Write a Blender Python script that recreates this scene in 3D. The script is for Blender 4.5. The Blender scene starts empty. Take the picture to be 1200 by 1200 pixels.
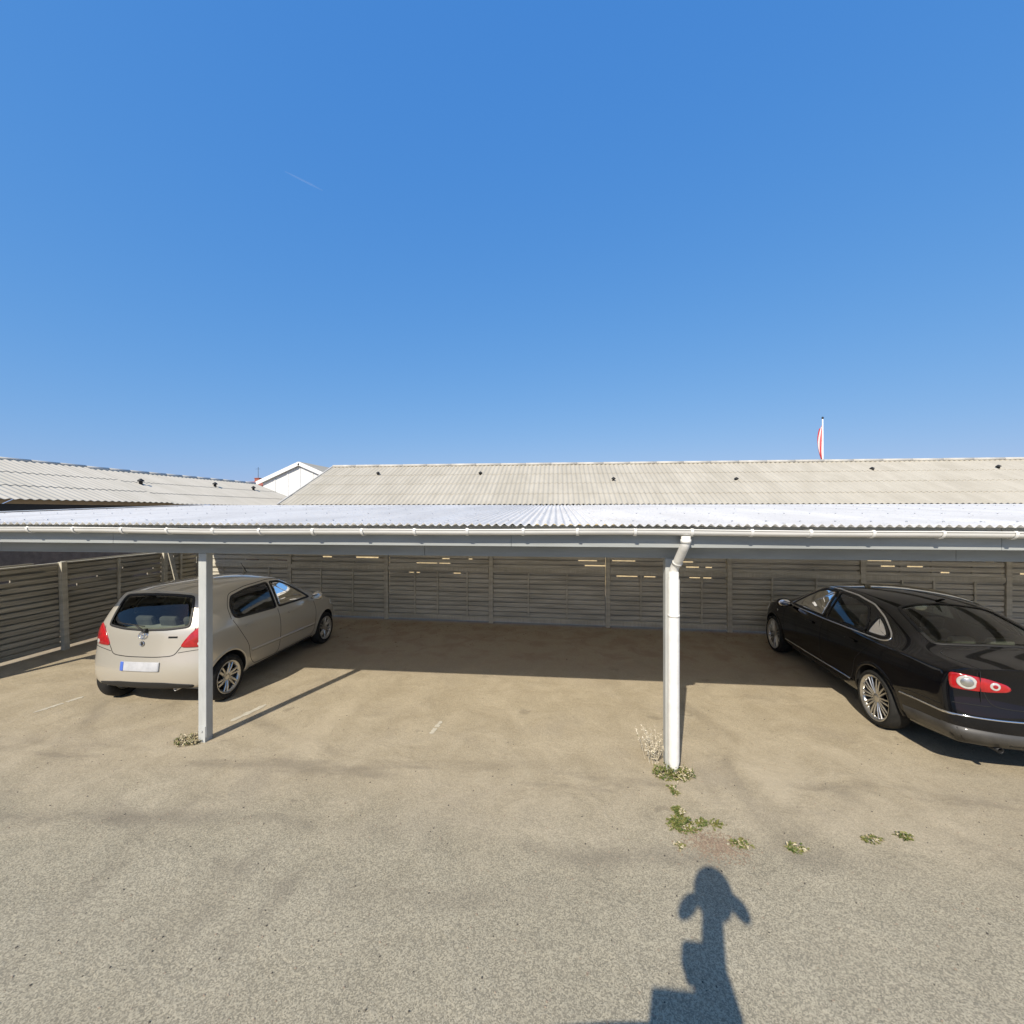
import bpy, bmesh, math, random
import numpy as np
from mathutils import Vector, Matrix
from mathutils.bvhtree import BVHTree

R = math.radians
scene = bpy.context.scene
COL = scene.collection
rng = random.Random(7)

# ------------------------------------------------------------------ materials
def new_mat(name):
    m = bpy.data.materials.new(name); m.use_nodes = True
    return m, m.node_tree, m.node_tree.nodes['Principled BSDF']

def pmat(name, col, rough=.6, metal=0., coat=0., var=.0, vscale=6., bump=0., bscale=60., spec=.5, stretch=(1, 1, 1), coat_rough=.05):
    m, t, b = new_mat(name)
    b.inputs['Roughness'].default_value = rough
    b.inputs['Metallic'].default_value = metal
    b.inputs['Coat Weight'].default_value = coat
    b.inputs['Coat Roughness'].default_value = coat_rough
    b.inputs['Specular IOR Level'].default_value = spec
    c = (col[0], col[1], col[2], 1)
    b.inputs['Base Color'].default_value = c
    if var or bump:
        tc = t.nodes.new('ShaderNodeTexCoord')
        mp = t.nodes.new('ShaderNodeMapping'); mp.inputs['Scale'].default_value = stretch
        t.links.new(tc.outputs['Object'], mp.inputs['Vector'])
    if var:
        n = t.nodes.new('ShaderNodeTexNoise'); n.inputs['Scale'].default_value = vscale
        n.inputs['Detail'].default_value = 8; n.inputs['Roughness'].default_value = .65
        t.links.new(mp.outputs[0], n.inputs['Vector'])
        r = t.nodes.new('ShaderNodeValToRGB')
        r.color_ramp.elements[0].position = .3; r.color_ramp.elements[1].position = .7
        r.color_ramp.elements[0].color = tuple(x * (1 - var) for x in col) + (1,)
        r.color_ramp.elements[1].color = tuple(min(1, x * (1 + var * .6)) for x in col) + (1,)
        t.links.new(n.outputs['Fac'], r.inputs[0])
        t.links.new(r.outputs[0], b.inputs['Base Color'])
    if bump:
        n2 = t.nodes.new('ShaderNodeTexNoise'); n2.inputs['Scale'].default_value = bscale
        n2.inputs['Detail'].default_value = 5
        t.links.new(mp.outputs[0], n2.inputs['Vector'])
        bp = t.nodes.new('ShaderNodeBump'); bp.inputs['Strength'].default_value = bump
        bp.inputs['Distance'].default_value = .01
        t.links.new(n2.outputs['Fac'], bp.inputs['Height'])
        t.links.new(bp.outputs[0], b.inputs['Normal'])
    return m

class NT:
    """small node-building helper"""
    def __init__(s, t): s.t = t
    def n(s, typ, **kw):
        x = s.t.nodes.new('ShaderNode' + typ)
        for k, v in kw.items():
            if k in x.inputs: x.inputs[k].default_value = v
            else: setattr(x, k, v)
        return x
    def l(s, a, b): s.t.links.new(a, b)
    def math(s, op, a, b=None, clamp=False):
        x = s.t.nodes.new('ShaderNodeMath'); x.operation = op; x.use_clamp = clamp
        for i, v in enumerate((a, b)):
            if v is None: continue
            if hasattr(v, 'links'): s.l(v, x.inputs[i])
            else: x.inputs[i].default_value = v
        return x.outputs[0]
    def noise(s, vec, scale, detail=6, rough=.6, dist=0.):
        x = s.n('TexNoise', Scale=scale, Detail=detail, Roughness=rough, Distortion=dist)
        s.l(vec, x.inputs['Vector']); return x.outputs['Fac']
    def rampv(s, fac, a, b):
        x = s.n('MapRange'); x.interpolation_type = 'SMOOTHSTEP'
        s.l(fac, x.inputs['Value'])
        x.inputs['From Min'].default_value = a; x.inputs['From Max'].default_value = b
        return x.outputs['Result']
    def mix(s, fac, a, b, blend='MIX'):
        x = s.t.nodes.new('ShaderNodeMix'); x.data_type = 'RGBA'; x.blend_type = blend
        if hasattr(fac, 'links'): s.l(fac, x.inputs[0])
        else: x.inputs[0].default_value = fac
        for i, v in ((6, a), (7, b)):
            if hasattr(v, 'links'): s.l(v, x.inputs[i])
            else: x.inputs[i].default_value = tuple(v) + (1,) if len(v) == 3 else v
        return x.outputs[2]
    def map(s, vec, scale=(1, 1, 1), rot=(0, 0, 0), loc=(0, 0, 0)):
        x = s.n('Mapping'); x.inputs['Scale'].default_value = scale
        x.inputs['Rotation'].default_value = rot; x.inputs['Location'].default_value = loc
        s.l(vec, x.inputs['Vector']); return x.outputs[0]

def ground_material():
    m, t, b = new_mat('dusty_asphalt'); N = NT(t)
    tc = N.n('TexCoord'); P = tc.outputs['Object']
    sep = N.n('SeparateXYZ'); N.l(P, sep.inputs[0])
    Y = sep.outputs['Y']; X = sep.outputs['X']
    big = N.noise(P, .55, 7, .6, .4)
    mid = N.noise(N.map(P, loc=(3, 1, 0)), 2.2, 8, .62, .5)
    fine = N.noise(P, 26, 6, .7)
    grit = N.noise(P, 110, 3, .7)
    # where drifted sand covers the parking bays
    edge = N.math('ADD', Y, N.math('MULTIPLY', N.math('SUBTRACT', big, .5), 1.6))
    edge = N.math('ADD', edge, N.math('MULTIPLY', N.math('SUBTRACT', mid, .5), 1.0))
    sand = N.rampv(edge, 2.7, 4.0)
    asp = N.mix(N.rampv(mid, .25, .75), (.345, .307, .222), (.408, .366, .268))
    asp = N.mix(N.rampv(big, .4, .7), asp, (.36, .322, .232))
    snd = N.mix(N.rampv(mid, .28, .72), (.372, .316, .220), (.455, .392, .282))
    snd = N.mix(N.math('MULTIPLY', N.rampv(N.noise(N.map(P, loc=(9, 4, 0)), .9, 6, .6, .3), .5, .72), .55), snd, (.35, .303, .228))
    col = N.mix(sand, asp, snd)
    # aggregate speckle: strong on the bare asphalt, weak on the sand
    vor = N.n('TexVoronoi', Scale=150.); N.l(P, vor.inputs['Vector'])
    spk = N.n('SeparateColor'); N.l(vor.outputs['Color'], spk.inputs[0])
    sv = N.rampv(spk.outputs[0], .0, 1.0)
    spamt = N.math('SUBTRACT', .84, N.math('MULTIPLY', sand, .46))
    dk = N.mix(sv, (.60, .60, .60), (1.34, 1.33, 1.31))
    col = N.mix(spamt, col, N.mix(1., col, dk, 'MULTIPLY'))
    # dark drip stains under the gutter, old tyre scuffs, hair cracks
    wob = N.math('ADD', Y, N.math('MULTIPLY', N.math('SUBTRACT', N.noise(P, .8, 4), .5), .55))
    band = N.math('SUBTRACT', 1., N.rampv(N.math('ABSOLUTE', N.math('SUBTRACT', wob, 4.02)), .02, .30))
    bandm = N.math('MULTIPLY', band, N.rampv(N.noise(N.map(P, scale=(.6, 2.4, 1), loc=(5, 2, 0)), 1.6, 6), .46, .66))
    col = N.mix(N.math('MULTIPLY', bandm, .42), col, (.145, .125, .098))
    wob2 = N.math('ADD', Y, N.math('MULTIPLY', N.math('SUBTRACT', N.noise(P, .5, 3), .5), .8))
    band2 = N.math('SUBTRACT', 1., N.rampv(N.math('ABSOLUTE', N.math('SUBTRACT', wob2, 3.2)), .0, .16))
    band2 = N.math('MULTIPLY', band2, N.rampv(N.noise(N.map(P, loc=(1, 7, 0)), 1.1, 5), .42, .62))
    col = N.mix(N.math('MULTIPLY', band2, .40), col, (.155, .135, .105))
    st = N.rampv(N.noise(N.map(P, scale=(.9, .32, 1), rot=(0, 0, .35), loc=(2, 8, 0)), 1.9, 7, .65, .35), .56, .74)
    col = N.mix(N.math('MULTIPLY', st, .34), col, (.19, .165, .125))
    pale = N.rampv(N.noise(N.map(P, scale=(.8, .5, 1), loc=(12, 3, 0)), 1.2, 7, .68, .25), .54, .72)
    col = N.mix(N.math('MULTIPLY', N.math('MULTIPLY', pale, sand), .5), col, (.52, .448, .325))
    # faint tyre tracks turning into the bays
    for (cx_, cy_, rad_, amt_) in ((-1.2, 8.6, 5.9, .30), (-1.2, 8.6, 4.45, .24), (6.6, 7.4, 5.2, .26), (6.6, 7.4, 3.75, .2), (-9.8, 1.2, 5.4, .28), (-9.8, 1.2, 6.85, .2)):
        dd = N.n('VectorMath', operation='DISTANCE'); N.l(P, dd.inputs[0]); dd.inputs[1].default_value = (cx_, cy_, 0)
        tr_ = N.math('SUBTRACT', 1., N.rampv(N.math('ABSOLUTE', N.math('SUBTRACT', N.math('ADD', dd.outputs['Value'], N.math('MULTIPLY', N.math('SUBTRACT', mid, .5), .12)), rad_)), .03, .13))
        tr_ = N.math('MULTIPLY', tr_, N.rampv(N.noise(N.map(P, loc=(cx_, rad_, 0)), .9, 5), .44, .66))
        col = N.mix(N.math('MULTIPLY', tr_, amt_), col, (.17, .145, .11))
    # leaf dust, red-brown, at the back of the bays
    lf = N.math('MULTIPLY', N.rampv(Y, 6.4, 7.6), N.rampv(mid, .4, .65))
    col = N.mix(N.math('MULTIPLY', lf, .75), col, (.26, .175, .125))
    back = N.rampv(Y, 6.2, 7.0)
    col = N.mix(N.math('MULTIPLY', back, .35), col, (.34, .275, .20))
    # worn oil drips in the middle of the bays
    oil = N.rampv(N.noise(N.map(P, loc=(7, 7, 0)), 3.1, 4, .5), .66, .74)
    col = N.mix(N.math('MULTIPLY', oil, .35), col, (.14, .12, .09))
    col = N.mix(N.math('MULTIPLY', N.rampv(fine, .3, .7), .22), col, N.mix(1., col, (.72, .72, .72), 'MULTIPLY'))
    N.l(col, b.inputs['Base Color'])
    b.inputs['Roughness'].default_value = .92; b.inputs['Specular IOR Level'].default_value = .25
    h = N.math('ADD', N.math('MULTIPLY', spk.outputs[0], spamt), N.math('MULTIPLY', grit, .4))
    bp = N.n('Bump', Strength=.55, Distance=.006); N.l(h, bp.inputs['Height'])
    bp2 = N.n('Bump', Strength=.35, Distance=.06); N.l(mid, bp2.inputs['Height']); N.l(bp.outputs[0], bp2.inputs['Normal'])
    N.l(bp2.outputs[0], b.inputs['Normal'])
    return m

def roof_material(name, base, dark, dirt=.5, wave_axis='Y'):
    m, t, b = new_mat(name); N = NT(t)
    P = N.n('TexCoord').outputs['Object']
    sc = (1.6, .35, 1) if wave_axis == 'Y' else (.35, 1.6, 1)
    a = N.noise(N.map(P, scale=sc), 1.1, 8, .65, .3)
    f = N.noise(P, 9, 6, .7)
    col = N.mix(N.rampv(a, .32, .70), dark, base)
    col = N.mix(N.math('MULTIPLY', N.rampv(f, .55, .75), dirt), col, tuple(x * .62 for x in dark))
    spots = N.rampv(N.noise(P, 38, 3, .5), .66, .72)
    col = N.mix(N.math('MULTIPLY', spots, dirt), col, tuple(x * .5 for x in dark))
    N.l(col, b.inputs['Base Color'])
    b.inputs['Roughness'].default_value = 1.; b.inputs['Specular IOR Level'].default_value = .0
    return m

def wood_material(name, c1, c2, axis_scale=(1.2, 30, 30)):
    m, t, b = new_mat(name); N = NT(t)
    P = N.n('TexCoord').outputs['Object']
    g = N.noise(N.map(P, scale=axis_scale), 1.0, 7, .65, .4)
    big = N.noise(N.map(P, scale=(.8, .8, 9.3)), 1.0, 3, .5)
    col = N.mix(N.rampv(g, .3, .72), c1, c2)
    col = N.mix(N.math('MULTIPLY', N.rampv(big, .42, .62), .55), col, tuple(x * .68 for x in c1))
    N.l(col, b.inputs['Base Color']); b.inputs['Roughness'].default_value = .85
    bp = N.n('Bump', Strength=.3, Distance=.004); N.l(g, bp.inputs['Height']); N.l(bp.outputs[0], b.inputs['Normal'])
    return m

def glass_material(name, tint, ior=1.52):
    m = bpy.data.materials.new(name); m.use_nodes = True; t = m.node_tree
    t.nodes.clear(); N = NT(t)
    out = N.n('OutputMaterial'); mx = N.n('MixShader'); fr = N.n('Fresnel', IOR=ior)
    tr = N.n('BsdfTransparent', Color=tint + (1,)); gl = N.n('BsdfGlossy', Color=(1, 1, 1, 1), Roughness=.015)
    N.l(N.math('MULTIPLY', fr.outputs[0], 1.15, True), mx.inputs[0]); N.l(tr.outputs[0], mx.inputs[1]); N.l(gl.outputs[0], mx.inputs[2])
    N.l(mx.outputs[0], out.inputs[0])
    return m

def paint_material(name, col, metal, rough, dust=.25, dustcol=(.38, .33, .25), spec=.5):
    """two-sided car paint: lacquer outside, dark lining inside, road dust low down"""
    m, t, b = new_mat(name); N = NT(t)
    P = N.n('TexCoord').outputs['Object']; sep = N.n('SeparateXYZ'); N.l(P, sep.inputs[0])
    n = N.noise(P, 5, 7, .7)
    low = N.math('SUBTRACT', 1., N.rampv(N.math('ADD', sep.outputs['Z'], N.math('MULTIPLY', n, .25)), .30, .85))
    up = N.rampv(N.noise(N.map(P, loc=(3, 3, 3)), 2.2, 6, .65), .40, .72)
    d = N.math('ADD', N.math('MULTIPLY', low, dust), N.math('MULTIPLY', up, dust * .22), True)
    c = N.mix(d, col, dustcol)
    geo = N.n('NewGeometry')
    c = N.mix(geo.outputs['Backfacing'], c, (.02, .02, .02))
    N.l(c, b.inputs['Base Color'])
    b.inputs['Metallic'].default_value = metal; b.inputs['Specular IOR Level'].default_value = spec
    r = N.math('ADD', N.math('MULTIPLY', d, .35), rough); N.l(r, b.inputs['Roughness'])
    cw = N.math('SUBTRACT', 1., N.math('MULTIPLY', d, .75)); 
    cw = N.math('MULTIPLY', cw, N.math('SUBTRACT', 1., geo.outputs['Backfacing'])); N.l(cw, b.inputs['Coat Weight'])
    b.inputs['Coat Roughness'].default_value = .035
    return m

def leaf_material(name, c1, c2):
    m, t, b = new_mat(name); N = NT(t)
    P = N.n('TexCoord').outputs['Object']
    N.l(N.mix(N.rampv(N.noise(P, 30, 2), .35, .65), c1, c2), b.inputs['Base Color'])
    b.inputs['Roughness'].default_value = .6
    return m

def translucent(m, amt):
    """translucency added to a sheet to brighten what lies beneath it"""
    t = m.node_tree; N = NT(t); b = t.nodes['Principled BSDF']; out = t.nodes['Material Output']
    mx = N.n('MixShader'); mx.inputs[0].default_value = amt; tl = N.n('BsdfTranslucent', Color=(1., .95, .86, 1))
    N.l(b.outputs[0], mx.inputs[1]); N.l(tl.outputs[0], mx.inputs[2]); N.l(mx.outputs[0], out.inputs[0])
    return m

M = dict(
    ground=ground_material(),
    carport_roof=translucent(roof_material('white_corrugated_sheet', (.93, .92, .89), (.79, .78, .755), .8), .33),  # translucency added to lighten the shaded bays below
    cement_roof=roof_material('weathered_cement_sheet', (.50, .462, .38), (.425, .39, .315), .32),
    cement_roof_x=roof_material('weathered_cement_sheet_wing', (.60, .55, .455), (.53, .485, .395), .28, 'X'),
    ridge=pmat('ridge_cap', (.52, .50, .45), .7, var=.2, vscale=3),
    gutter=pmat('white_pvc', (.84, .83, .79), .4, var=.12, vscale=5, stretch=(.6, 3, 3)),
    beam=pmat('grey_painted_timber', (.345, .365, .36), .7, var=.2, vscale=2.0, bump=.15, stretch=(.5, 4, 4)),
    post=pmat('pale_grey_painted_post', (.47, .485, .47), .6, var=.16, vscale=4, bump=.1, stretch=(3, 3, .6)),
    steel=pmat('galvanised_steel', (.5, .5, .5), .4, 1., var=.15),
    fence=wood_material('weathered_grey_slat', (.49, .46, .38), (.65, .62, .53)),
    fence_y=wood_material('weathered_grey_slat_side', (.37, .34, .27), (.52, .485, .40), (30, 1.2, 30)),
    fence_post=wood_material('weathered_fence_post', (.50, .47, .38), (.62, .59, .50), (30, 30, 1.2)),
    wall=pmat('pale_yellow_brick', (.55, .44, .25), .85, var=.25, vscale=7, bump=.2, bscale=12),
    wall_dark=pmat('brown_brick', (.20, .15, .11), .85, var=.3, vscale=7, bump=.2, bscale=12),
    white_board=pmat('white_board', (.80, .80, .78), .6, var=.08, vscale=4),
    red_tile=pmat('red_tile', (.36, .11, .07), .8, var=.25, vscale=8),
    dark=pmat('black_rubber_trim', (.018, .018, .018), .6),
    seam=pmat('shut_line', (.006, .006, .006), .8),
    tyre=pmat('tyre_rubber', (.022, .022, .021), .8, var=.4, vscale=10, spec=.3),
    rim=pmat('alloy', (.62, .61, .58), .28, .9, var=.18, vscale=12),
    rim_dark=pmat('dark_metal', (.03, .03, .03), .5, .6),  # dark metal shared by the brake discs and the saloon's exhaust
    chrome=pmat('chrome', (.82, .82, .82), .08, 1.),
    redlight=pmat('red_lens', (.42, .012, .014), .12, coat=1., var=.35, vscale=18),
    clearlight=pmat('clear_lens', (.70, .70, .66), .1, .4, coat=1., var=.2, vscale=25),
    plate=pmat('number_plate', (.50, .51, .53), .5, var=.2, vscale=9),
    plate_blue=pmat('plate_band', (.08, .16, .55), .4),
    seat=pmat('seat_fabric', (.045, .045, .045), .9, var=.25, vscale=9),
    seat_mid=pmat('seat_fabric_mid', (.11, .11, .105), .9, var=.25, vscale=9),
    seat_grey=pmat('seat_fabric_grey', (.26, .26, .235), .85, var=.2, vscale=9),
    shelf=pmat('pale_felt', (.42, .42, .37), .95, var=.15, vscale=12),
    skirt=pmat('dusty_skirt', (.055, .052, .047), .55, var=.4, vscale=6, coat=.3),
    white_paint=pmat('worn_road_paint', (.56, .52, .42), .8, var=.25, vscale=16),
    glass=glass_material('car_glass', (.66, .71, .67)),
    glass_tint=glass_material('car_glass_tinted', (.50, .54, .50)),
    silver=paint_material('beige_silver_paint', (.60, .565, .485), .45, .28, .22, (.43, .385, .31)),
    black=paint_material('black_paint', (.003, .003, .0042), .0, .16, .018, (.30, .27, .21), 0.),
    leaf=leaf_material('weed_green', (.075, .115, .022), (.21, .20, .055)),
    leaf_dry=leaf_material('weed_dry', (.36, .29, .15), (.56, .50, .36)),
    leaf_pale=leaf_material('weed_pale', (.50, .44, .32), (.72, .67, .55)),
    litter=leaf_material('dead_leaves', (.13, .075, .04), (.24, .15, .08)),
    gravel=pmat('reddish_gravel', (.29, .215, .15), .9, var=.5, vscale=60),
    grit=pmat('dark_chippings', (.09, .08, .065), .9, var=.4, vscale=20),
    stone=pmat('pebble', (.33, .26, .19), .9, var=.4, vscale=20),
    red_cloth=pmat('red_cloth', (.62, .05, .06), .8),
    white_cloth=pmat('white_cloth', (.8, .8, .8), .8),
    rigwhite=pmat('rig_casing', (.5, .5, .5), .5, var=.1),
)

# ------------------------------------------------------------------ object helpers
def link(name, me, mats=(), parent=None, smooth=False):
    o = bpy.data.objects.new(name, me); COL.objects.link(o)
    for m in (mats if isinstance(mats, (list, tuple)) else [mats]): me.materials.append(m)
    if parent: o.parent = parent
    if smooth: me.polygons.foreach_set('use_smooth', [True] * len(me.polygons))
    return o

def from_bm(name, bm, mats, parent=None, smooth=False, recalc=True):
    if recalc: bmesh.ops.recalc_face_normals(bm, faces=bm.faces)
    me = bpy.data.meshes.new(name); bm.to_mesh(me); bm.free()
    return link(name, me, mats, parent, smooth)

def thing(name, label, cat, loc=(0, 0, 0), rz=0., group=None):
    o = bpy.data.objects.new(name, None); COL.objects.link(o)
    o.location = loc; o.rotation_euler = (0, 0, rz)
    o.empty_display_size = .2
    return tag(o, label, cat, group)

def tag(o, label, cat, group=None, kind=None):
    o['label'] = label; o['category'] = cat
    if group: o['group'] = group
    if kind: o['kind'] = kind
    return o

def structure(o, label=None, cat=None):
    o['kind'] = 'structure'
    if label: o['label'] = label
    if cat: o['category'] = cat
    return o

def copy_tree(o, parent=None):
    c = o.copy(); COL.objects.link(c)
    if parent: c.parent = parent
    for ch in list(o.children): copy_tree(ch, c)
    return c

def bx(bm, x0, x1, y0, y1, z0, z1, bevel=0., mat=0, M4=None):
    v = [bm.verts.new((x, y, z)) for x in (x0, x1) for y in (y0, y1) for z in (z0, z1)]
    idx = [(0, 1, 3, 2), (4, 6, 7, 5), (0, 4, 5, 1), (2, 3, 7, 6), (0, 2, 6, 4), (1, 5, 7, 3)]
    fs = [bm.faces.new([v[i] for i in f]) for f in idx]
    for f in fs: f.material_index = mat
    if bevel:
        es = list({e for f in fs for e in f.edges})
        r = bmesh.ops.bevel(bm, geom=es, offset=bevel, segments=2, affect='EDGES', profile=.5)
        v = list({w for f in r['faces'] for w in f.verts} | {w for w in v if w.is_valid})
    if M4 is not None:
        for w in v:
            if w.is_valid: w.co = M4 @ w.co
    return v

def tube(bm, pts, rad, seg=12, mat=0, cap=True):
    pts = [Vector(p) for p in pts]
    rads = rad if isinstance(rad, (list, tuple)) else [rad] * len(pts)
    rings = []
    up = Vector((0, 0, 1))
    prev = None
    for i, p in enumerate(pts):
        d = (pts[min(i + 1, len(pts) - 1)] - pts[max(i - 1, 0)]).normalized()
        if prev is None:
            a = d.cross(up)
            if a.length < .05: a = d.cross(Vector((1, 0, 0)))
            a.normalize()
        else:
            a = (prev - d * prev.dot(d)).normalized()
        prev = a; b = d.cross(a)
        rings.append([bm.verts.new(p + (a * math.cos(t) + b * math.sin(t)) * rads[i]) for t in [2 * math.pi * k / seg for k in range(seg)]])
    for r0, r1 in zip(rings, rings[1:]):
        for k in range(seg):
            f = bm.faces.new((r0[k], r0[(k + 1) % seg], r1[(k + 1) % seg], r1[k])); f.material_index = mat; f.smooth = True
    if cap:
        for r in (rings[0], rings[-1]):
            try: bm.faces.new(r).material_index = mat
            except ValueError: pass

def lathe(bm, prof, axis='X', seg=40, cen=(0, 0, 0), mat=0, closed=False):
    """profile of (along, radius) turned round an axis"""
    rings = []
    cen = Vector(cen)
    for a, r in prof:
        ring = []
        for k in range(seg):
            t = 2 * math.pi * k / seg
            c, s = r * math.cos(t), r * math.sin(t)
            v = Vector((a, c, s)) if axis == 'X' else Vector((c, s, a)) if axis == 'Z' else Vector((c, a, s))
            ring.append(bm.verts.new(cen + v))
        rings.append(ring)
    pairs = list(zip(rings, rings[1:]))
    if closed: pairs.append((rings[-1], rings[0]))
    for r0, r1 in pairs:
        for k in range(seg):
            f = bm.faces.new((r0[k], r0[(k + 1) % seg], r1[(k + 1) % seg], r1[k])); f.material_index = mat; f.smooth = True
    if not closed:
        for r in (rings[0], rings[-1]):
            bm.faces.new(r).material_index = mat

def ellipsoid(bm, c, r, seg=16, rings=10, M4=None):
    res = bmesh.ops.create_uvsphere(bm, u_segments=seg, v_segments=rings, radius=1)
    for v in res['verts']:
        v.co = Vector((v.co.x * r[0], v.co.y * r[1], v.co.z * r[2])) + Vector(c)
        if M4 is not None: v.co = M4 @ v.co
    for v in res['verts']:
        for f in v.link_faces: f.smooth = True

def corrugated(name, along0, along1, pitch, amp, rows, mat, parent, axis='u', seg=8, thick=.006, overlap=None):
    """rows = [(v,z),...] up the slope; waves run across 'along'. Thin solid sheet with a wavy section."""
    n = int(round((along1 - along0) / pitch)) * seg
    bm = bmesh.new()
    for (v0, z0), (v1, z1) in rows:
        prev = None
        d = Vector((v1 - v0, z1 - z0)).normalized()
        for i in range(n + 1):
            a = along0 + (along1 - along0) * i / n
            w = amp * math.sin(2 * math.pi * i / seg)
            q = []
            for (v, z) in ((v0, z0), (v1, z1)):
                for s in (0, -thick):
                    vv = v - d.y * (w + s); zz = z + d.x * (w + s)
                    q.append(bm.verts.new((a, vv, zz) if axis == 'u' else (vv, a, zz)))
            if prev:
                for j, k in ((0, 2), (3, 1)):
                    f = bm.faces.new((prev[j], q[j], q[k], prev[k])); f.smooth = True
                for c4 in ((prev[0], prev[1], q[1], q[0]), (prev[2], q[2], q[3], prev[3])): bm.faces.new([bm.verts.new(x_.co) for x_ in c4])
            prev = q
    return from_bm(name, bm, mat, parent)

# ------------------------------------------------------------------ camera, light, sky
CAM_H = 2.5
cam = bpy.data.cameras.new('camera'); cam_o = bpy.data.objects.new('camera', cam); COL.objects.link(cam_o)
cam.sensor_fit = 'HORIZONTAL'; cam.angle = R(100); cam.clip_start = .05; cam.clip_end = 5000
cam_o.location = (0, 0, CAM_H); cam_o.rotation_euler = (R(90), 0, R(5.8))
scene.camera = cam_o

SUN_EL, SHADOW_AZ = R(40.0), R(18.0)          # shadows fall towards +Y, turned to +X by this angle
to_sun = Vector((-math.sin(SHADOW_AZ) * math.cos(SUN_EL), -math.cos(SHADOW_AZ) * math.cos(SUN_EL), math.sin(SUN_EL)))
sun = bpy.data.lights.new('sun', 'SUN'); sun.energy = 4.2; sun.angle = R(.5); sun.color = (1., .91, .77)
sun_o = bpy.data.objects.new('sun', sun); COL.objects.link(sun_o)
sun_o.rotation_euler = to_sun.to_track_quat('Z', 'Y').to_euler(); sun_o.location = (-20, -60, 60)
w = bpy.data.worlds.new('World'); scene.world = w; w.use_nodes = True
nt = w.node_tree; bg = nt.nodes['Background']
sky = nt.nodes.new('ShaderNodeTexSky'); sky.sky_type = 'NISHITA'; sky.sun_disc = False
sky.sun_elevation = SUN_EL
sky.sun_rotation = math.atan2(to_sun.x, to_sun.y)
sky.altitude = 0; sky.air_density = 1.0; sky.dust_density = .6; sky.ozone_density = 2.0
EXPO = .35
# the camera's rendering of this clear sky is flatter and bluer than the model's: soften each channel
sp = nt.nodes.new('ShaderNodeSeparateColor'); cb = nt.nodes.new('ShaderNodeCombineColor')
nt.links.new(sky.outputs[0], sp.inputs[0])
for ch, (gain, gam) in enumerate(((.088, .87), (.225, .45), (.565, .18))):
    p_ = nt.nodes.new('ShaderNodeMath'); p_.operation = 'POWER'; p_.inputs[1].default_value = gam
    m_ = nt.nodes.new('ShaderNodeMath'); m_.operation = 'MULTIPLY'; m_.inputs[1].default_value = gain * 10 / 2 ** EXPO
    nt.links.new(sp.outputs[ch], p_.inputs[0]); nt.links.new(p_.outputs[0], m_.inputs[0]); nt.links.new(m_.outputs[0], cb.inputs[ch])
nt.links.new(cb.outputs[0], bg.inputs[0]); bg.inputs[1].default_value = .10
scene.view_settings.view_transform = 'Standard'; scene.view_settings.look = 'None'
scene.view_settings.exposure = EXPO; scene.view_settings.gamma = 1
scene.view_settings.use_curve_mapping = False
scene.cycles.max_bounces = 8; scene.cycles.transparent_max_bounces = 12
scene.cycles.caustics_reflective = False; scene.cycles.caustics_refractive = False

# ------------------------------------------------------------------ ground
bm = bmesh.new()
S = 1500
v = [bm.verts.new(p) for p in ((-S, -S, 0), (S, -S, 0), (S, S, 0), (-S, S, 0))]; bm.faces.new(v)
structure(from_bm('ground', bm, M['ground']), 'dusty pale asphalt of the car park and street', 'ground')

def marking(pts, seed):
    """short faded painted stub on the asphalt, ragged edges"""
    r = random.Random(seed); bm = bmesh.new()
    for (a, b, wd) in pts:
        a, b = Vector(a + (0,)), Vector(b + (0,)); d = (b - a); n = Vector((-d.y, d.x, 0)).normalized()
        L = []; k = 14
        for i in range(k + 1):
            p = a + d * i / k; h = wd * .5 * (.55 + .6 * r.random()) * (.4 if i in (0, k) else 1)
            L.append((bm.verts.new(p + n * h + Vector((0, 0, .004))), bm.verts.new(p - n * h * (.6 + .5 * r.random()) + Vector((0, 0, .004)))))
        for i in range(k):
            if r.random() < .12: continue
            bm.faces.new((L[i][0], L[i + 1][0], L[i + 1][1], L[i][1]))
    return structure(from_bm('bay_marking', bm, M['white_paint']), 'faded white bay marking on the asphalt', 'marking')
marking([((-6.36, 5.20), (-6.47, 4.72), .07)], 1)
marking([((-3.74, 5.22), (-3.86, 4.76), .08)], 2)
marking([((-1.36, 5.02), (-1.40, 4.72), .06)], 3)

# ------------------------------------------------------------------ carport
SL = .0455                                       # roof falls towards the front gutter
def roofz(v): return 2.385 + (v - 3.92) * SL
U0, U1 = -8.85, 13.8
cp = thing('carport', 'long open timber carport with white corrugated roof, gutter and pale posts', 'carport', (0, 0, 0))
rf = corrugated('roof', U0, U1, .076, .0125, [((3.92, roofz(3.92)), (9.95, roofz(9.95)))], M['carport_roof'], cp, thick=.003)
bm = bmesh.new()
for v_ in (4.25, 5.75, 7.25, 8.75, 9.75):
    x_ = U0 + .2
    while x_ < U1 - .1:
        k_ = round((x_ - U0) / .076 - .25) * .076 + U0 + .019
        ellipsoid(bm, (k_, v_ + rng.uniform(-.01, .01), roofz(v_) + .0145), (.009, .009, .006), 6, 4); x_ += .304
o = from_bm('roof_screw', bm, M['steel'], rf); o['kind'] = 'stuff'
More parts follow.
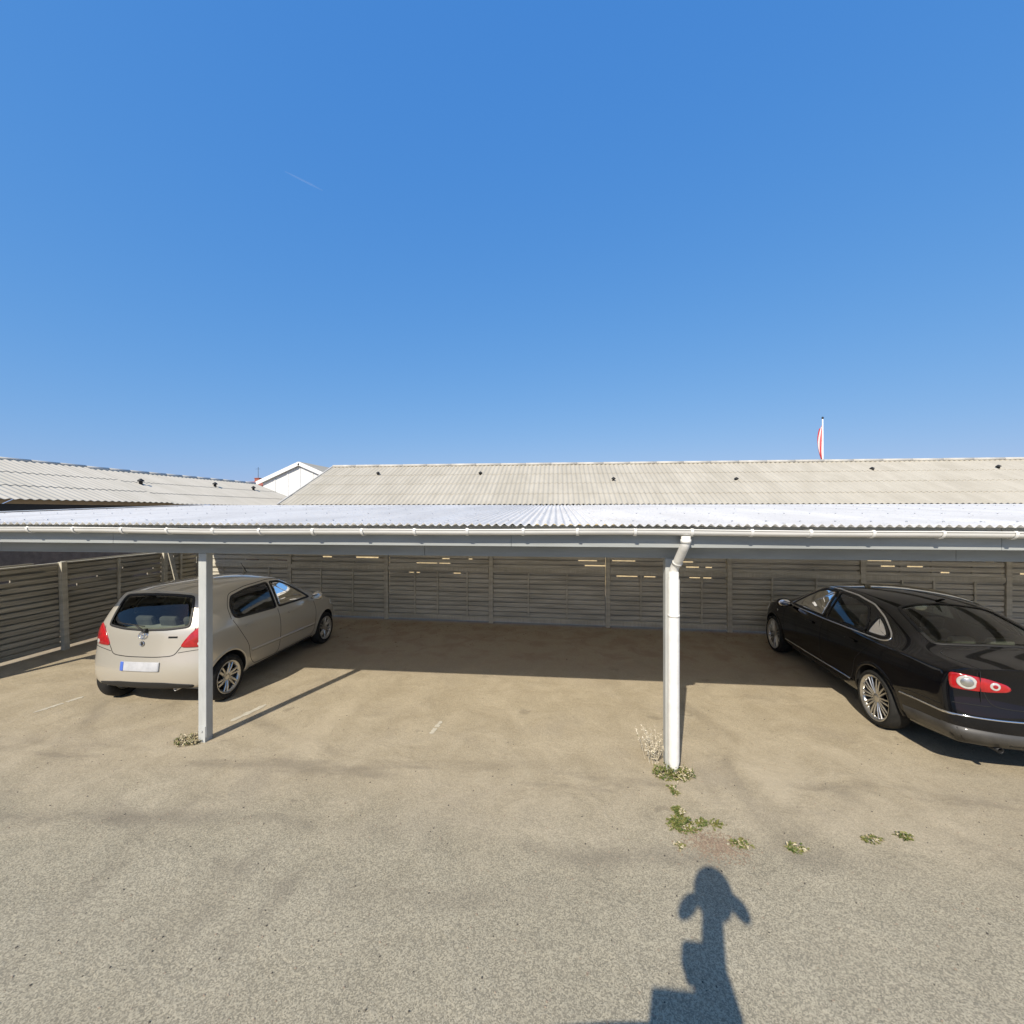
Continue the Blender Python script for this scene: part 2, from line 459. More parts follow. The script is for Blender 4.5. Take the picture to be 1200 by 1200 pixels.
# side flashing
bm = bmesh.new()
for s in (0,):
    y0, y1 = 3.9, 9.97
    vs = [bm.verts.new(p) for p in ((U0 - .03, y0, roofz(y0) + .03), (U0 + .14, y0, roofz(y0) + .03), (U0 + .14, y1, roofz(y1) + .03), (U0 - .03, y1, roofz(y1) + .03),
                                    (U0 - .03, y0, roofz(y0) - .10), (U0 - .03, y1, roofz(y1) - .10))]
    bm.faces.new(vs[:4]); bm.faces.new((vs[0], vs[3], vs[5], vs[4]))
o = from_bm('verge_flashing', bm, M['gutter'], rf)
mod = o.modifiers.new('s', 'SOLIDIFY'); mod.thickness = .004
# gutter: a half-round channel
GZ, GV, GR = 2.330, 3.985, .046
bm = bmesh.new()
secs = []
nseg = 60
for i in range(nseg + 1):
    u = U0 + .02 + (U1 - U0 - .04) * i / nseg
    dz = .006 * math.sin(u * .9 + 1) + .003 * math.sin(u * 2.3)
    ring = []
    for k in range(13):
        t = math.pi + math.pi * k / 12
        ring.append((u, GV + GR * math.cos(t), GZ + dz + GR * math.sin(t)))
    # rolled front bead
    bead = [(u, GV - GR - .006, GZ + dz + .002), (u, GV - GR - .008, GZ + dz + .010), (u, GV - GR - .001, GZ + dz + .012)]
    secs.append([bm.verts.new(p) for p in bead[::-1] + ring])
for a, b in zip(secs, secs[1:]):
    for k in range(len(a) - 1):
        bm.faces.new((a[k], a[k + 1], b[k + 1], b[k])).smooth = True
for s_ in (secs[0], secs[-1]): bm.faces.new(s_[2:])
gut = from_bm('gutter', bm, M['gutter'], cp)
mod = gut.modifiers.new('s', 'SOLIDIFY'); mod.thickness = .003
# gutter hooks
bm = bmesh.new()
path = []
for k in range(13):
    t = math.pi * 0.98 + math.pi * 1.04 * k / 12
    path.append((0, (GR + .005) * math.cos(t), (GR + .005) * math.sin(t)))
path = [(0, -GR + .01, .017)] + path
prev = None
for p in path:
    c = [bm.verts.new((s * .012, p[1] * (1 + e), p[2] * (1 + e))) for s in (-1, 1) for e in (0, .06)]
    if prev:
        for j, k in ((0, 1), (1, 3), (3, 2), (2, 0)): bm.faces.new((prev[j], prev[k], c[k], c[j]))
    prev = c
bx(bm, -.012, .012, -GR + .004, GR + .02, .013, .017)
hook = from_bm('gutter_hook', bm, M['gutter'], gut)
u = U0 + .22; first = True
while u < U1 - .1:
    h = hook if first else hook.copy()
    if not first: COL.objects.link(h); h.parent = gut
    first = False
    h.location = (u, GV, GZ + .006 * math.sin(u * .9 + 1)); h.rotation_euler = (0, rng.uniform(-.05, .05), rng.uniform(-.12, .12))
    u += .52 + rng.uniform(-.04, .04)
# fascia, beams, rafters
bm = bmesh.new(); x = U0 + .03
while x < U1 - .05:
    x2 = min(x + 4.2, U1 - .03)
    bx(bm, x + .0015, x2 - .0015, 4.062 , 4.086, 2.174, 2.378, .002); x = x2
from_bm('fascia_board', bm, M['beam'], cp)
bm = bmesh.new(); x = U0 + .05
for a in np.arange(-8.79, 13, 4.967):
    bx(bm, a - 2.4835 + .0015 if a > -8 else U0 + .04, min(a + 2.4835, U1 - .04) - .0015, 4.30, 4.40, 2.052, 2.285, .003)
from_bm('front_beam', bm, M['beam'], cp)
def fv(u): return 9.55 - .045 * (u + .5)        # line of the rear fence
bm = bmesh.new()
bx(bm, U0 + .04, U1 - .04, 9.66, 9.74, 2.40, 2.58, .003)
from_bm('rear_beam', bm, M['beam'], cp)
rb = bmesh.new(); bx(rb, -.03, .03, 0, 5.8, -.15, 0, .003)
raf0 = None
for a in np.arange(U0 + .10, U1, 1.2418):
    r_ = from_bm('rafter', rb, M['beam'], cp) if raf0 is None else raf0.copy()
    if raf0 is None: raf0 = r_
    else: COL.objects.link(r_); r_.parent = cp
    r_.location = (a, 4.09, roofz(4.09) - .03); r_.rotation_euler = (math.atan(SL), 0, 0)
# front posts (front face lit), with foot bracket
bm = bmesh.new(); bx(bm, -.047, .047, -.047, .047, .05, 2.0505, .006)
post0 = from_bm('post', bm, M['post'], cp)
bm = bmesh.new(); bx(bm, -.04, .04, -.053, -.0475, -.005, .17, .001); bx(bm, -.04, .04, .0475, .053, -.005, .17, .001); bx(bm, -.04, .04, -.04, .04, -.005, .05)
for s in (-1, 1): tube(bm, [(.0, s * .052, .12), (0, s * .062, .12)], .011, 8)
foot0 = from_bm('post_foot', bm, M['post'], post0)
for i, a in enumerate(np.arange(-8.76, 13.5, 4.967)):
    p = post0 if i == 0 else copy_tree(post0, cp)
    p.location = (a + (.0 if i else .0), 4.35, 0)
    if i == 1: p.location.x = -3.82
    if i == 2: p.location.x = 1.108
# downpipe in front of the second post
PU, px, pv = 1.16, 1.122, 4.238
bm = bmesh.new()
tube(bm, [(PU, GV, 2.285), (PU, GV, 2.235), (PU - .002, GV + .012, 2.205), (PU - .006, GV + .05, 2.165), (px + .018, pv - .05, 2.02), (px + .006, pv - .012, 1.975), (px, pv, 1.93), (px, pv, 1.86)], .041, 18)
dp = from_bm('downpipe', bm, M['gutter'], cp)
bm = bmesh.new()
tube(bm, [(px, pv, 1.93), (px, pv, 1.87), (px, pv, 1.85), (px, pv, 1.0), (px, pv, .13), (px, pv - .004, .075), (px, pv - .02, .015)], [.046, .047, .053, .053, .053, .044, .012], 20)
from_bm('lower_pipe', bm, M['gutter'], dp)
for a, b_ in (((PU, GV, 2.255), (PU, GV, 2.222)), ((px + .0205, pv - .055, 2.03), (px + .0165, pv - .046, 2.005))):
    bm = bmesh.new(); tube(bm, [a, b_], .046, 18)
    from_bm('pipe_socket', bm, M['gutter'], dp)
bm = bmesh.new(); tube(bm, [(px, pv, 1.50), (px, pv, 1.525)], .0555, 20); bx(bm, px - .012, px + .012, pv + .04, 4.302, 1.50, 1.525)
from_bm('pipe_clip', bm, M['gutter'], dp)

# ------------------------------------------------------------------ fences
def slat_panel(name, p0, p1, mat, parent, seed, top=1.9, open_top=True, pitch=.103, z0=.07):
    """horizontal boards on both faces of the posts, staggered; a few gaps left at the top"""
    r = random.Random(seed); bm = bmesh.new()
    p0, p1 = Vector(p0 + (0,)), Vector(p1 + (0,)); d = p1 - p0; L = d.length; ang = math.atan2(d.y, d.x)
    z = z0; i = 0
    while z + .09 < top:
        hb = pitch - (.019 if pitch > .1 else .027) + r.uniform(-.004, .003)
        tl = r.uniform(-.0035, .0035)
        M4 = Matrix.Translation(p0) @ Matrix.Rotation(ang, 4, 'Z') @ Matrix.Translation((L / 2, 0, z + hb / 2)) @ Matrix.Rotation(tl, 4, 'Y') @ Matrix.Rotation(r.uniform(-.06, .06), 4, 'X')
        bx(bm, -L / 2 + r.uniform(.001, .006), L / 2 - r.uniform(.001, .006), -.011, .011, -hb / 2, hb / 2, .002, 0, M4)
        # backing board behind the joint
        spans = [(0., 1.)]
        if open_top and z > 1.0:
            cutp = []
            if r.random() < open_top * (1.4 if z > 1.2 else .7):
                for _ in range(r.choice((1, 2, 2, 3))):
                    a_ = r.random() * .9; cutp.append((a_, min(1., a_ + r.uniform(.03, .24))))
            cutp.sort(); spans = []; q = 0.
            for a_, b_ in cutp:
                if a_ > q: spans.append((q, a_))
                q = max(q, b_)
            if q < 1: spans.append((q, 1.))
        for q0, q1 in spans:
            if (q1 - q0) * L < .04: continue
            M5 = Matrix.Translation(p0) @ Matrix.Rotation(ang, 4, 'Z') @ Matrix.Translation((L / 2, .045, z + pitch - .010)) @ Matrix.Rotation(r.uniform(-.003, .003), 4, 'Y')
            bx(bm, -L / 2 + L * q0 + .003, -L / 2 + L * q1 - .003, -.01, .01, -.05, .05, 0, 0, M5)
        z += pitch + (r.uniform(0, .014) if z > 1.05 else r.uniform(0, .004)); i += 1
    return from_bm(name, bm, mat, parent)

fl = thing('slat_fence', 'grey slatted timber fence along the back of the bays', 'fence', (0, fv(0), 0))
def rel(o): return Vector(o.location)
us = [-8.9 + .0, -6.4, -3.93, -1.45, 1.125, 3.60, 6.1, 8.6, 11.1, 13.6]
bm = bmesh.new(); bx(bm, -.048, .048, -.045, .045, -.0, 2.45, .004)
fp0 = None
ang_f = math.atan(-.045)
for i, u in enumerate(us):
    p = from_bm('fence_post', bm, M['fence_post'], fl) if fp0 is None else fp0.copy()
    if fp0 is None: fp0 = p
    else: COL.objects.link(p); p.parent = fl
    p.location = (u, fv(u) - fv(0), 0); p.rotation_euler = (rng.uniform(-.006, .006), rng.uniform(-.008, .008), ang_f)
for i, (a, b_) in enumerate(zip(us, us[1:])):
    slat_panel('slat_panel', (a + .05, fv(a + .05) - fv(0)), (b_ - .05, fv(b_ - .05) - fv(0)), M['fence'], fl, 30 + i, top=2.0, open_top=(.2, .35, .8, 1., .95, .3, .85, .6, .3)[i])
    bm = bmesh.new()
    for (zz, hh) in ((1.20, .045), (.09, .05)):
        M4 = Matrix.Translation((a, fv(a) - fv(0), zz)) @ Matrix.Rotation(ang_f, 4, 'Z')
        bx(bm, .05, (b_ - a) - .05, -.040, -.0135, -hh, hh, .003, 0, M4)
    from_bm('rail', bm, M['fence_post'], fl)
    bm = bmesh.new()
    for q in (.33, .66) if i % 2 else (.28, .5, .78):
        M4 = Matrix.Translation((a + (b_ - a) * q, fv(a + (b_ - a) * q) - fv(0), 0)) @ Matrix.Rotation(ang_f, 4, 'Z')
        bx(bm, -.022, .022, -.034, -.0125, .142, 1.153, .003, 0, M4)
        bx(bm, -.022, .022, .012, .034, .05, 2.0, .003, 0, M4)
    from_bm('batten', bm, M['fence_post'], fl)

LU = -8.93
fs = thing('slat_fence', 'dark low slatted fence running along the left side of the car park', 'fence', (LU, 0, 0))
vs_ = [.9, 2.95, 4.95, 6.95, 8.95, 9.88]
bm = bmesh.new(); bx(bm, -.04, .04, -.045, .045, 0, 1.60, .004)
fp1 = None
for i, v_ in enumerate(vs_[:-1]):
    p = from_bm('fence_post', bm, M['fence_post'], fs) if fp1 is None else fp1.copy()
    if fp1 is None: fp1 = p
    else: COL.objects.link(p); p.parent = fs
    p.location = (.065, v_, 0); p.rotation_euler = (rng.uniform(-.03, .03), rng.uniform(-.01, .01), 0)
for i, (a, b_) in enumerate(zip(vs_, vs_[1:])):
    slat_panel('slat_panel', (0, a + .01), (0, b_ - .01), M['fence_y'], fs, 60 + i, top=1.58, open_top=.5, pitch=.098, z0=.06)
    bm = bmesh.new()
    bx(bm, -.035, .035, a + .003, b_ - .003, 1.56, 1.585, .003)
    from_bm('capping', bm, M['fence_post'], fs)
    bm = bmesh.new()
    bx(bm, .012, .04, a + (b_ - a) * .5 - .025, a + (b_ - a) * .5 + .025, .08, 1.555, .003)
    from_bm('batten', bm, M['fence_post'], fs)

# leaning offcut of board at the far end of the left fence
bm = bmesh.new()
M4 = Matrix.Translation((-8.60, 9.0, .85)) @ Matrix.Rotation(R(8), 4, 'X') @ Matrix.Rotation(R(-7), 4, 'Y')
bx(bm, -.012, .012, -.05, .05, -.85, .95, .003, 0, M4)
tag(from_bm('leaning_board', bm, M['fence_post']), 'pale loose board leaning upright in the far left corner of the fences', 'board')

# ------------------------------------------------------------------ long buildings behind
def roof_vent(bm):
    lathe(bm, [(0, .055), (.20, .055), (.20, .10), (.235, .10), (.30, .02)], 'Z', 14)
    tube(bm, [(0, 0, .02), (0, 0, .03)], .12, 14)

# building across the back, ridge along X
b1 = thing('long_building', 'long low building with pale corrugated cement roof behind the carport', 'building', (0, 18.2, 0))
BE, BR, ZE, ZR = 14.5, 18.3, 2.76, 4.50
B0, B1 = -9.9, 29.0
bm = bmesh.new()
bx(bm, B0 + .3, B1 - .3, 14.95 - 18.2, 21.6 - 18.2, 0, 2.62)
for x_ in (B0 + .3, B1 - .3):
    f = bm.faces.new([bm.verts.new((x_, y_, z_)) for y_, z_ in ((14.95 - 18.2, 2.60), (21.6 - 18.2, 2.60), (18.3 - 18.2, 4.34))])
from_bm('wall', bm, M['wall'], b1)
def slope_rows(v0, z0, v1, z1, n, lap=.12, lift=.010, off=0.):
    rows = []
    for i in range(n):
        a, b_ = i / n, (i + 1) / n
        Lm = math.hypot(v1 - v0, z1 - z0)
        a2 = max(0, a - lap / Lm) if i else 0
        rows.append(((v0 + (v1 - v0) * a2 - off, z0 + (z1 - z0) * a2 + lift * (1 if i else 0) + .007), (v0 + (v1 - v0) * b_ - off, z0 + (z1 - z0) * b_)))
    return rows
rows = slope_rows(BE, ZE, BR, ZR, 4, off=18.2) + slope_rows(22.1, ZE, BR, ZR, 4, off=18.2)
rf1 = corrugated('roof', B0, B1, .177, .020, rows, M['cement_roof'], b1, seg=6, thick=.008)
bm = bmesh.new()
n_ = 36
for i in range(n_):
    a, b_ = B0 + (B1 - B0) * i / n_, B0 + (B1 - B0) * (i + 1) / n_
    tube(bm, [(a, .1, ZR + .04), (b_ - .006, .1, ZR + .04 + rng.uniform(-.004, .004))], .06, 10)
from_bm('ridge_cap', bm, M['ridge'], rf1)
bm = bmesh.new(); bx(bm, B0 + .02, B1 - .02, 14.62 - 18.2, 14.65 - 18.2, 2.50, 2.66, .003)
from_bm('fascia_board', bm, M['beam'], b1)
bm = bmesh.new()
for x_ in np.arange(B0 + 2.5, B1 - 3, 5.2):
    bm = bmesh.new(); bx(bm, x_, x_ + 1.5, 14.90 - 18.2, 14.945 - 18.2, .95, 2.15, .01); from_bm('window', bm, M['glass_tint'], b1)
# white verge board at the left end
for (ya, za, yb, zb_) in ((BE, ZE, BR, ZR), (22.1, ZE, BR, ZR)):
    bm = bmesh.new()
    d = Vector((0, yb - ya, zb_ - za)); L_ = d.length; an = math.atan2(d.z, abs(d.y)) * (1 if d.y > 0 else -1)
    M4 = Matrix.Translation((B0 - .04, ya - 18.2, za)) @ Matrix.Rotation(an, 4, 'X')
    bx(bm, -.03, .03, 0 if d.y > 0 else -L_, L_ if d.y > 0 else 0, -.14, .04, .003, 0, M4)
    from_bm('verge_board', bm, M['ridge'], rf1)
def on_roof(px_, py_, BEv=BE, ZEv=ZE, BRv=BR, ZRv=ZR):
    """where the sight line through a roof fitting meets the roof plane"""
    X, Zt = (px_ - 600) / 503.46, -(py_ - 600) / 503.46
    c, s = math.cos(R(5.8)), math.sin(R(5.8))
    du, dv = X * c - s, X * s + c
    k = (ZRv - ZEv) / (BRv - BEv)
    t = (ZEv - CAM_H - k * BEv) / (Zt - k * dv)
    return du * t, dv * t, CAM_H + Zt * t
bm = bmesh.new(); roof_vent(bm)
v0 = from_bm('roof_vent', bm, M['dark'], rf1)
for i, (px_, py_) in enumerate(((443, 557), (563, 556), (719, 564), (863, 563), (1022, 551), (1170, 549))):
    o = v0 if i == 0 else v0.copy()
    if i: COL.objects.link(o); o.parent = rf1
    x_, y_, z_ = on_roof(px_, py_); o.location = (x_, y_ - 18.2, z_ - .08); o.scale = (.8, .8, .62 + .2 * rng.random())

# wing on the left, ridge along Y
b2 = thing('long_building', 'low wing with beige corrugated roof beyond the left fence', 'building', (-14.6, 10, 0))
WE, WR, WZE, WZR = -11.6, -14.6, 2.77, 3.90
bm = bmesh.new(); bx(bm, -17.2 + 14.6, -12.0 + 14.6, -16, 9.3, 0, 2.66)
for y_ in (-16, 9.3):
    bm.faces.new([bm.verts.new((x_, y_, z_)) for x_, z_ in ((-2.6, 2.64), (2.6, 2.64), (0, 3.76))])
from_bm('wall', bm, M['wall_dark'], b2)
rows = slope_rows(3.0, WZE, 0, WZR, 3) + slope_rows(-3.0, WZE, 0, WZR, 3)
rows_near = rows
rf2 = corrugated('roof', -16.3, 2.0, .177, .013, rows, M['cement_roof_x'], b2, axis='v', seg=6, thick=.008)
rows = [((a[0], a[1] - .03), (b_[0], b_[1] - .03)) for a, b_ in rows]
rf2b = corrugated('roof', 2.004, 9.6, .177, .013, rows, M['cement_roof_x'], b2, axis='v', seg=6, thick=.008)
bm = bmesh.new()
for i in range(26):
    a = -16.3 + 18.3 * i / 26; b_ = -16.3 + 18.3 * (i + 1) / 26
    tube(bm, [(0, a, WZR + .02), (0, b_ - .006, WZR + .02 + rng.uniform(-.002, .002))], .042, 10)
from_bm('ridge_cap', bm, M['ridge'], rf2)
bm = bmesh.new()
for i in range(11):
    a = 2.0 + 7.6 * i / 11; b_ = 2.0 + 7.6 * (i + 1) / 11
    tube(bm, [(0, a + .003, WZR - .01), (0, b_ - .003, WZR - .01)], .06, 10)
from_bm('ridge_cap', bm, M['ridge'], rf2b)
bm = bmesh.new(); bx(bm, 2.78, 2.81, -16.2, 9.5, 2.48, 2.68, .003); bx(bm, 2.6, 2.78, -16.2, 9.5, 2.655, 2.68)
from_bm('fascia_board', bm, M['dark'], b2)
bm = bmesh.new(); bx(bm, 2.585, 2.625, -5, -3.9, .0, 2.05, .01)
from_bm('door', bm, M['beam'], b2)
for px_, py_ in ((165, 567), (252, 570), (297, 574)):
    # sight line meets the wing's slope
    X, Zt = (px_ - 600) / 503.46, -(py_ - 600) / 503.46
    c, s = math.cos(R(5.8)), math.sin(R(5.8)); du, dv = X * c - s, X * s + c
    k = (WZR - WZE) / (WR - WE)
    t = (WZE - CAM_H - k * WE) / (Zt - k * du)
    o = v0.copy(); COL.objects.link(o); o.parent = rf2 if dv * t < 12 else rf2b
    o.location = (du * t + 14.6, dv * t - 10, CAM_H + Zt * t - .1); o.scale = (.9, .9, .9)

# white gabled building behind both
g = thing('gabled_house', 'white boarded gable rising between the two corrugated roofs', 'house', (-15.4, 24.6, 0))
HW, GE, GA = 2.75, 4.35, 5.48
bm = bmesh.new()
pr = [(-HW + .35, 0), (HW - .35, 0), (HW - .35, GE - .02), (0, GA - .14), (-HW + .35, GE - .02)]
a_ = [bm.verts.new((x_, 0, z_)) for x_, z_ in pr]; b_ = [bm.verts.new((x_, 9, z_)) for x_, z_ in pr]
bm.faces.new(a_); bm.faces.new(b_[::-1])
for i in range(5): bm.faces.new((a_[i], b_[i], b_[(i + 1) % 5], a_[(i + 1) % 5]))
for x_ in (-1.6, -.8, 0, .8, 1.6):
    bx(bm, x_ - .03, x_ + .03, -.03, -.001, 3.2, GA - .2 - abs(x_) * .45)
from_bm('wall', bm, M['white_board'], g)
bm = bmesh.new()
for s in (-1, 1):
    q = [(0, GA), (s * HW, GE - .05)]
    vs4 = [bm.verts.new((q[j][0], y_, q[j][1])) for j, y_ in ((0, -.14), (1, -.14), (1, 9.3), (0, 9.3))]
    bm.faces.new(vs4)
o = from_bm('roof', bm, M['cement_roof'], g); md = o.modifiers.new('s', 'SOLIDIFY'); md.thickness = .06
for s in (-1, 1):
    bm = bmesh.new(); an = math.atan2(GA - GE + .05, HW); L_ = math.hypot(HW, GA - GE + .05)
    M4 = Matrix.Translation((0, -.165, GA + .005)) @ Matrix.Rotation(s * an, 4, 'Y')
    bx(bm, 0 if s > 0 else -L_, L_ if s > 0 else 0, -.02, .02, -.17, .05, .003, 0, M4)
    from_bm('verge_board', bm, M['white_board'], o)

# distant red roofed house with chimney and aerial
h = thing('red_roofed_house', 'distant house with red tiled roof, chimney and aerial at the left', 'house', (-32.2, 40, .25))
bm = bmesh.new(); bx(bm, -1.5, 1.5, 0, 7, -.25, 4.2); from_bm('wall', bm, M['wall'], h)
bm = bmesh.new()
vs6 = [bm.verts.new(p) for p in ((-1.7, -.4, 4.15), (1.7, -.4, 4.15), (1.7, 3.5, 5.55), (-1.7, 3.5, 5.55), (1.7, 7.4, 4.15), (-1.7, 7.4, 4.15))]
bm.faces.new((vs6[0], vs6[1], vs6[2], vs6[3])); bm.faces.new((vs6[3], vs6[2], vs6[4], vs6[5])); bm.faces.new((vs6[1], vs6[4], vs6[2])); bm.faces.new((vs6[0], vs6[3], vs6[5]))
bm.faces.new((vs6[0], vs6[5], vs6[4], vs6[1]))
hr = from_bm('roof', bm, M['red_tile'], h)
bm = bmesh.new(); bx(bm, .0, .5, 3.15, 3.7, 5.2, 5.85, .01); bx(bm, -.04, .54, 3.1, 3.75, 5.85, 5.92, .01)
ch = from_bm('chimney', bm, M['red_tile'], hr)
bm = bmesh.new(); tube(bm, [(.2, 3.45, 5.9), (.2, 3.45, 7.1)], .02, 6); tube(bm, [(-.1, 3.45, 6.9), (.45, 3.45, 6.9)], .012, 6)
from_bm('aerial', bm, M['dark'], ch)

# flagpole with hanging pennant
fx, fy = 31.0 * (.723 * .995 - .101), 31.0 * (.723 * .101 + .995)
fg = thing('flagpole', 'white flagpole with limp red and white pennant behind the roof', 'flagpole', (fx, fy, 0))
bm = bmesh.new(); tube(bm, [(0, 0, 0), (0, 0, 5), (0, 0, 9.2)], [.07, .06, .04], 10); from_bm('pole', bm, M['white_board'], fg)
bm = bmesh.new(); lathe(bm, [(9.2, .03), (9.25, .07), (9.33, .07), (9.38, .02)], 'Z', 12); from_bm('finial', bm, M['dark'], fg)
bm = bmesh.new()
prev = None
for i in range(30):
    t = i / 29; z_ = 8.75 - 2.35 * t; row = []
    for k in range(13):
        q = k / 12
        wid = .36 * math.sin(math.pi * min(1, .12 + .86 * t)) ** .8
        row.append(bm.verts.new((-.03 - wid * q, .10 * math.sin(q * 9 + t * 3) * (.3 + q), z_ - .25 * q)))
    if prev:
        for k in range(12):
            f = bm.faces.new((prev[k], prev[k + 1], row[k + 1], row[k])); f.smooth = True
            f.material_index = 1 if k in (2, 3, 6, 7, 10) else 0
    prev = row
o = from_bm('pennant', bm, [M['red_cloth'], M['white_cloth']], fg); md = o.modifiers.new('s', 'SOLIDIFY'); md.thickness = .004

# ------------------------------------------------------------------ cars
def ip(tab, y): return float(np.interp(y, [a for a, _ in tab], [b for _, b in tab]))

def body_control(S):
    """closed box-topology cage lofted from the car's section tables; +Y forward, +X right"""
    bm = bmesh.new(); F = (1, .68, .34, 0, -.34, -.68, -1)
    ys = S['st']
    def end_y(front, x, z):
        tab = S['front'] if front else S['rear']
        c = S['fc'] if front else S['rc']
        return ip(tab, z) + (-1 if front else 1) * c[0] * (min(1.1, abs(x) / S['hw']) ** c[1])
    def warp(i, x, z):
        y = ys[i]; yr, yf = ys[0], ys[-1]
        fr = max(0, 1 - (y - yr) / S['fade']) ** 1.3
        ff = max(0, 1 - (yf - y) / .7) ** 1.3
        return y + (end_y(False, x, z) - yr) * fr + (end_y(True, x, z) - yf) * ff
    def section(y):
        W, zs, zb, xe, ze, zc = (ip(S[k], y) for k in ('W', 'zs', 'zb', 'xe', 'ze', 'zc'))
        zb = min(zb, ze - .015)
        sh = S.get('shoulder', .94)
        side = [(W * .88, zs), (W * .955, zs + .07), (W * .985, zs + .32 * (zb - zs)), (W, zs + .60 * (zb - zs)), (W * .985, zb - .09), (W * sh, zb)]
        b_ = Vector((W * sh, zb)); e = Vector((xe, ze)); bul = .018 if ze - zb > .15 else .0
        for t in (.33, .68, .90):
            p = b_.lerp(e, t); side.append((p.x + bul * math.sin(math.pi * t), p.y))
        side.append((xe - .02 * (1 if ze - zb > .15 else 0), ze + .012 * (1 if ze - zb > .15 else 0)))
        return side, zc
    secs = [section(y) for y in ys]
    K = len(secs[0][0]); nI = len(ys)
    V = {}
    def vert(i, k, j):
        """i station, k side row (0 bottom .. K-1 top), j across index"""
        key = (i, k, j)
        if key in V: return V[key]
        side, zc = secs[i]
        x, z = side[k]; f = F[j]
        if k == K - 1: z = z + (zc - z) * (1 - f * f)
        elif abs(f) < 1:
            z = z + (zc - side[-1][1]) * (1 - f * f) * (k / (K - 1)) ** 4
        x = x * f
        V[key] = bm.verts.new((x, warp(i, x, z), z)); return V[key]
    def quad(*ks): 
        f = bm.faces.new([vert(*k) for k in ks]); f.smooth = True
    for i in range(nI - 1):
        for k in range(K - 1):
            quad((i, k, 0), (i + 1, k, 0), (i + 1, k + 1, 0), (i, k + 1, 0))
            quad((i, k, 6), (i, k + 1, 6), (i + 1, k + 1, 6), (i + 1, k, 6))
        for j in range(6):
            quad((i, K - 1, j), (i + 1, K - 1, j), (i + 1, K - 1, j + 1), (i, K - 1, j + 1))
            quad((i, 0, j), (i, 0, j + 1), (i + 1, 0, j + 1), (i + 1, 0, j))
    for k in range(K - 1):
        for j in range(6):
            quad((0, k, j), (0, k + 1, j), (0, k + 1, j + 1), (0, k, j + 1))
            i = nI - 1
            quad((i, k, j), (i, k, j + 1), (i, k + 1, j + 1), (i, k + 1, j))
    bmesh.ops.recalc_face_normals(bm, faces=bm.faces)
    # creases: bottom edges, shoulder, ends of roof
    cl = bm.edges.layers.float.new('crease_edge')
    inv = {v: k for k, v in V.items()}
    for e in bm.edges:
        a, b_ = inv[e.verts[0]], inv[e.verts[1]]
        if a[1] == b_[1] and a[2] == b_[2] and a[2] in (0, 6):
            if a[1] == 0: e[cl] = .7
            if a[1] == 5: e[cl] = S.get('shcrease', .35)
            if a[1] == K - 1: e[cl] = .25
        if a[0] == b_[0] == 0 and a[1] == b_[1] == K - 1: e[cl] = S.get('tailcrease', .6)
    me = bpy.data.meshes.new('cage'); bm.to_mesh(me); bm.free()
    return me

def evaluated(o):
    dg = bpy.context.evaluated_depsgraph_get(); dg.update()
    ev = o.evaluated_get(dg)
    return bpy.data.meshes.new_from_object(ev, depsgraph=dg)

def pip(pt, poly):
    x, y = pt; ins = False; n = len(poly)
    for i in range(n):
        x1, y1 = poly[i]; x2, y2 = poly[(i + 1) % n]
        if (y1 > y) != (y2 > y) and x < (x2 - x1) * (y - y1) / (y2 - y1) + x1: ins = not ins
    return ins

def dense(pts, step=.03, r=.35, closed=True):
    """resample with rounded corners (two rounds of corner cutting)"""
    P = [Vector(p) for p in pts]
    for _ in range(2):
        Q = []
        n = len(P)
        rng_ = range(n) if closed else range(n - 1)
        if not closed: Q.append(P[0])
        for i in rng_:
            a, b_ = P[i], P[(i + 1) % n]; L = (b_ - a).length; c = min(.25, r * .25 / max(L, 1e-6) * .4) if r < 1 else .25
            Q += [a.lerp(b_, c), a.lerp(b_, 1 - c)]
        if not closed: Q.append(P[-1])
        P = Q
    out = []
    n = len(P)
    for i in (range(n) if closed else range(n - 1)):
        a, b_ = P[i], P[(i + 1) % n]; k = max(1, int((b_ - a).length / step))
        out += [a.lerp(b_, t / k) for t in range(k)]
    if not closed: out.append(P[-1])
    return out

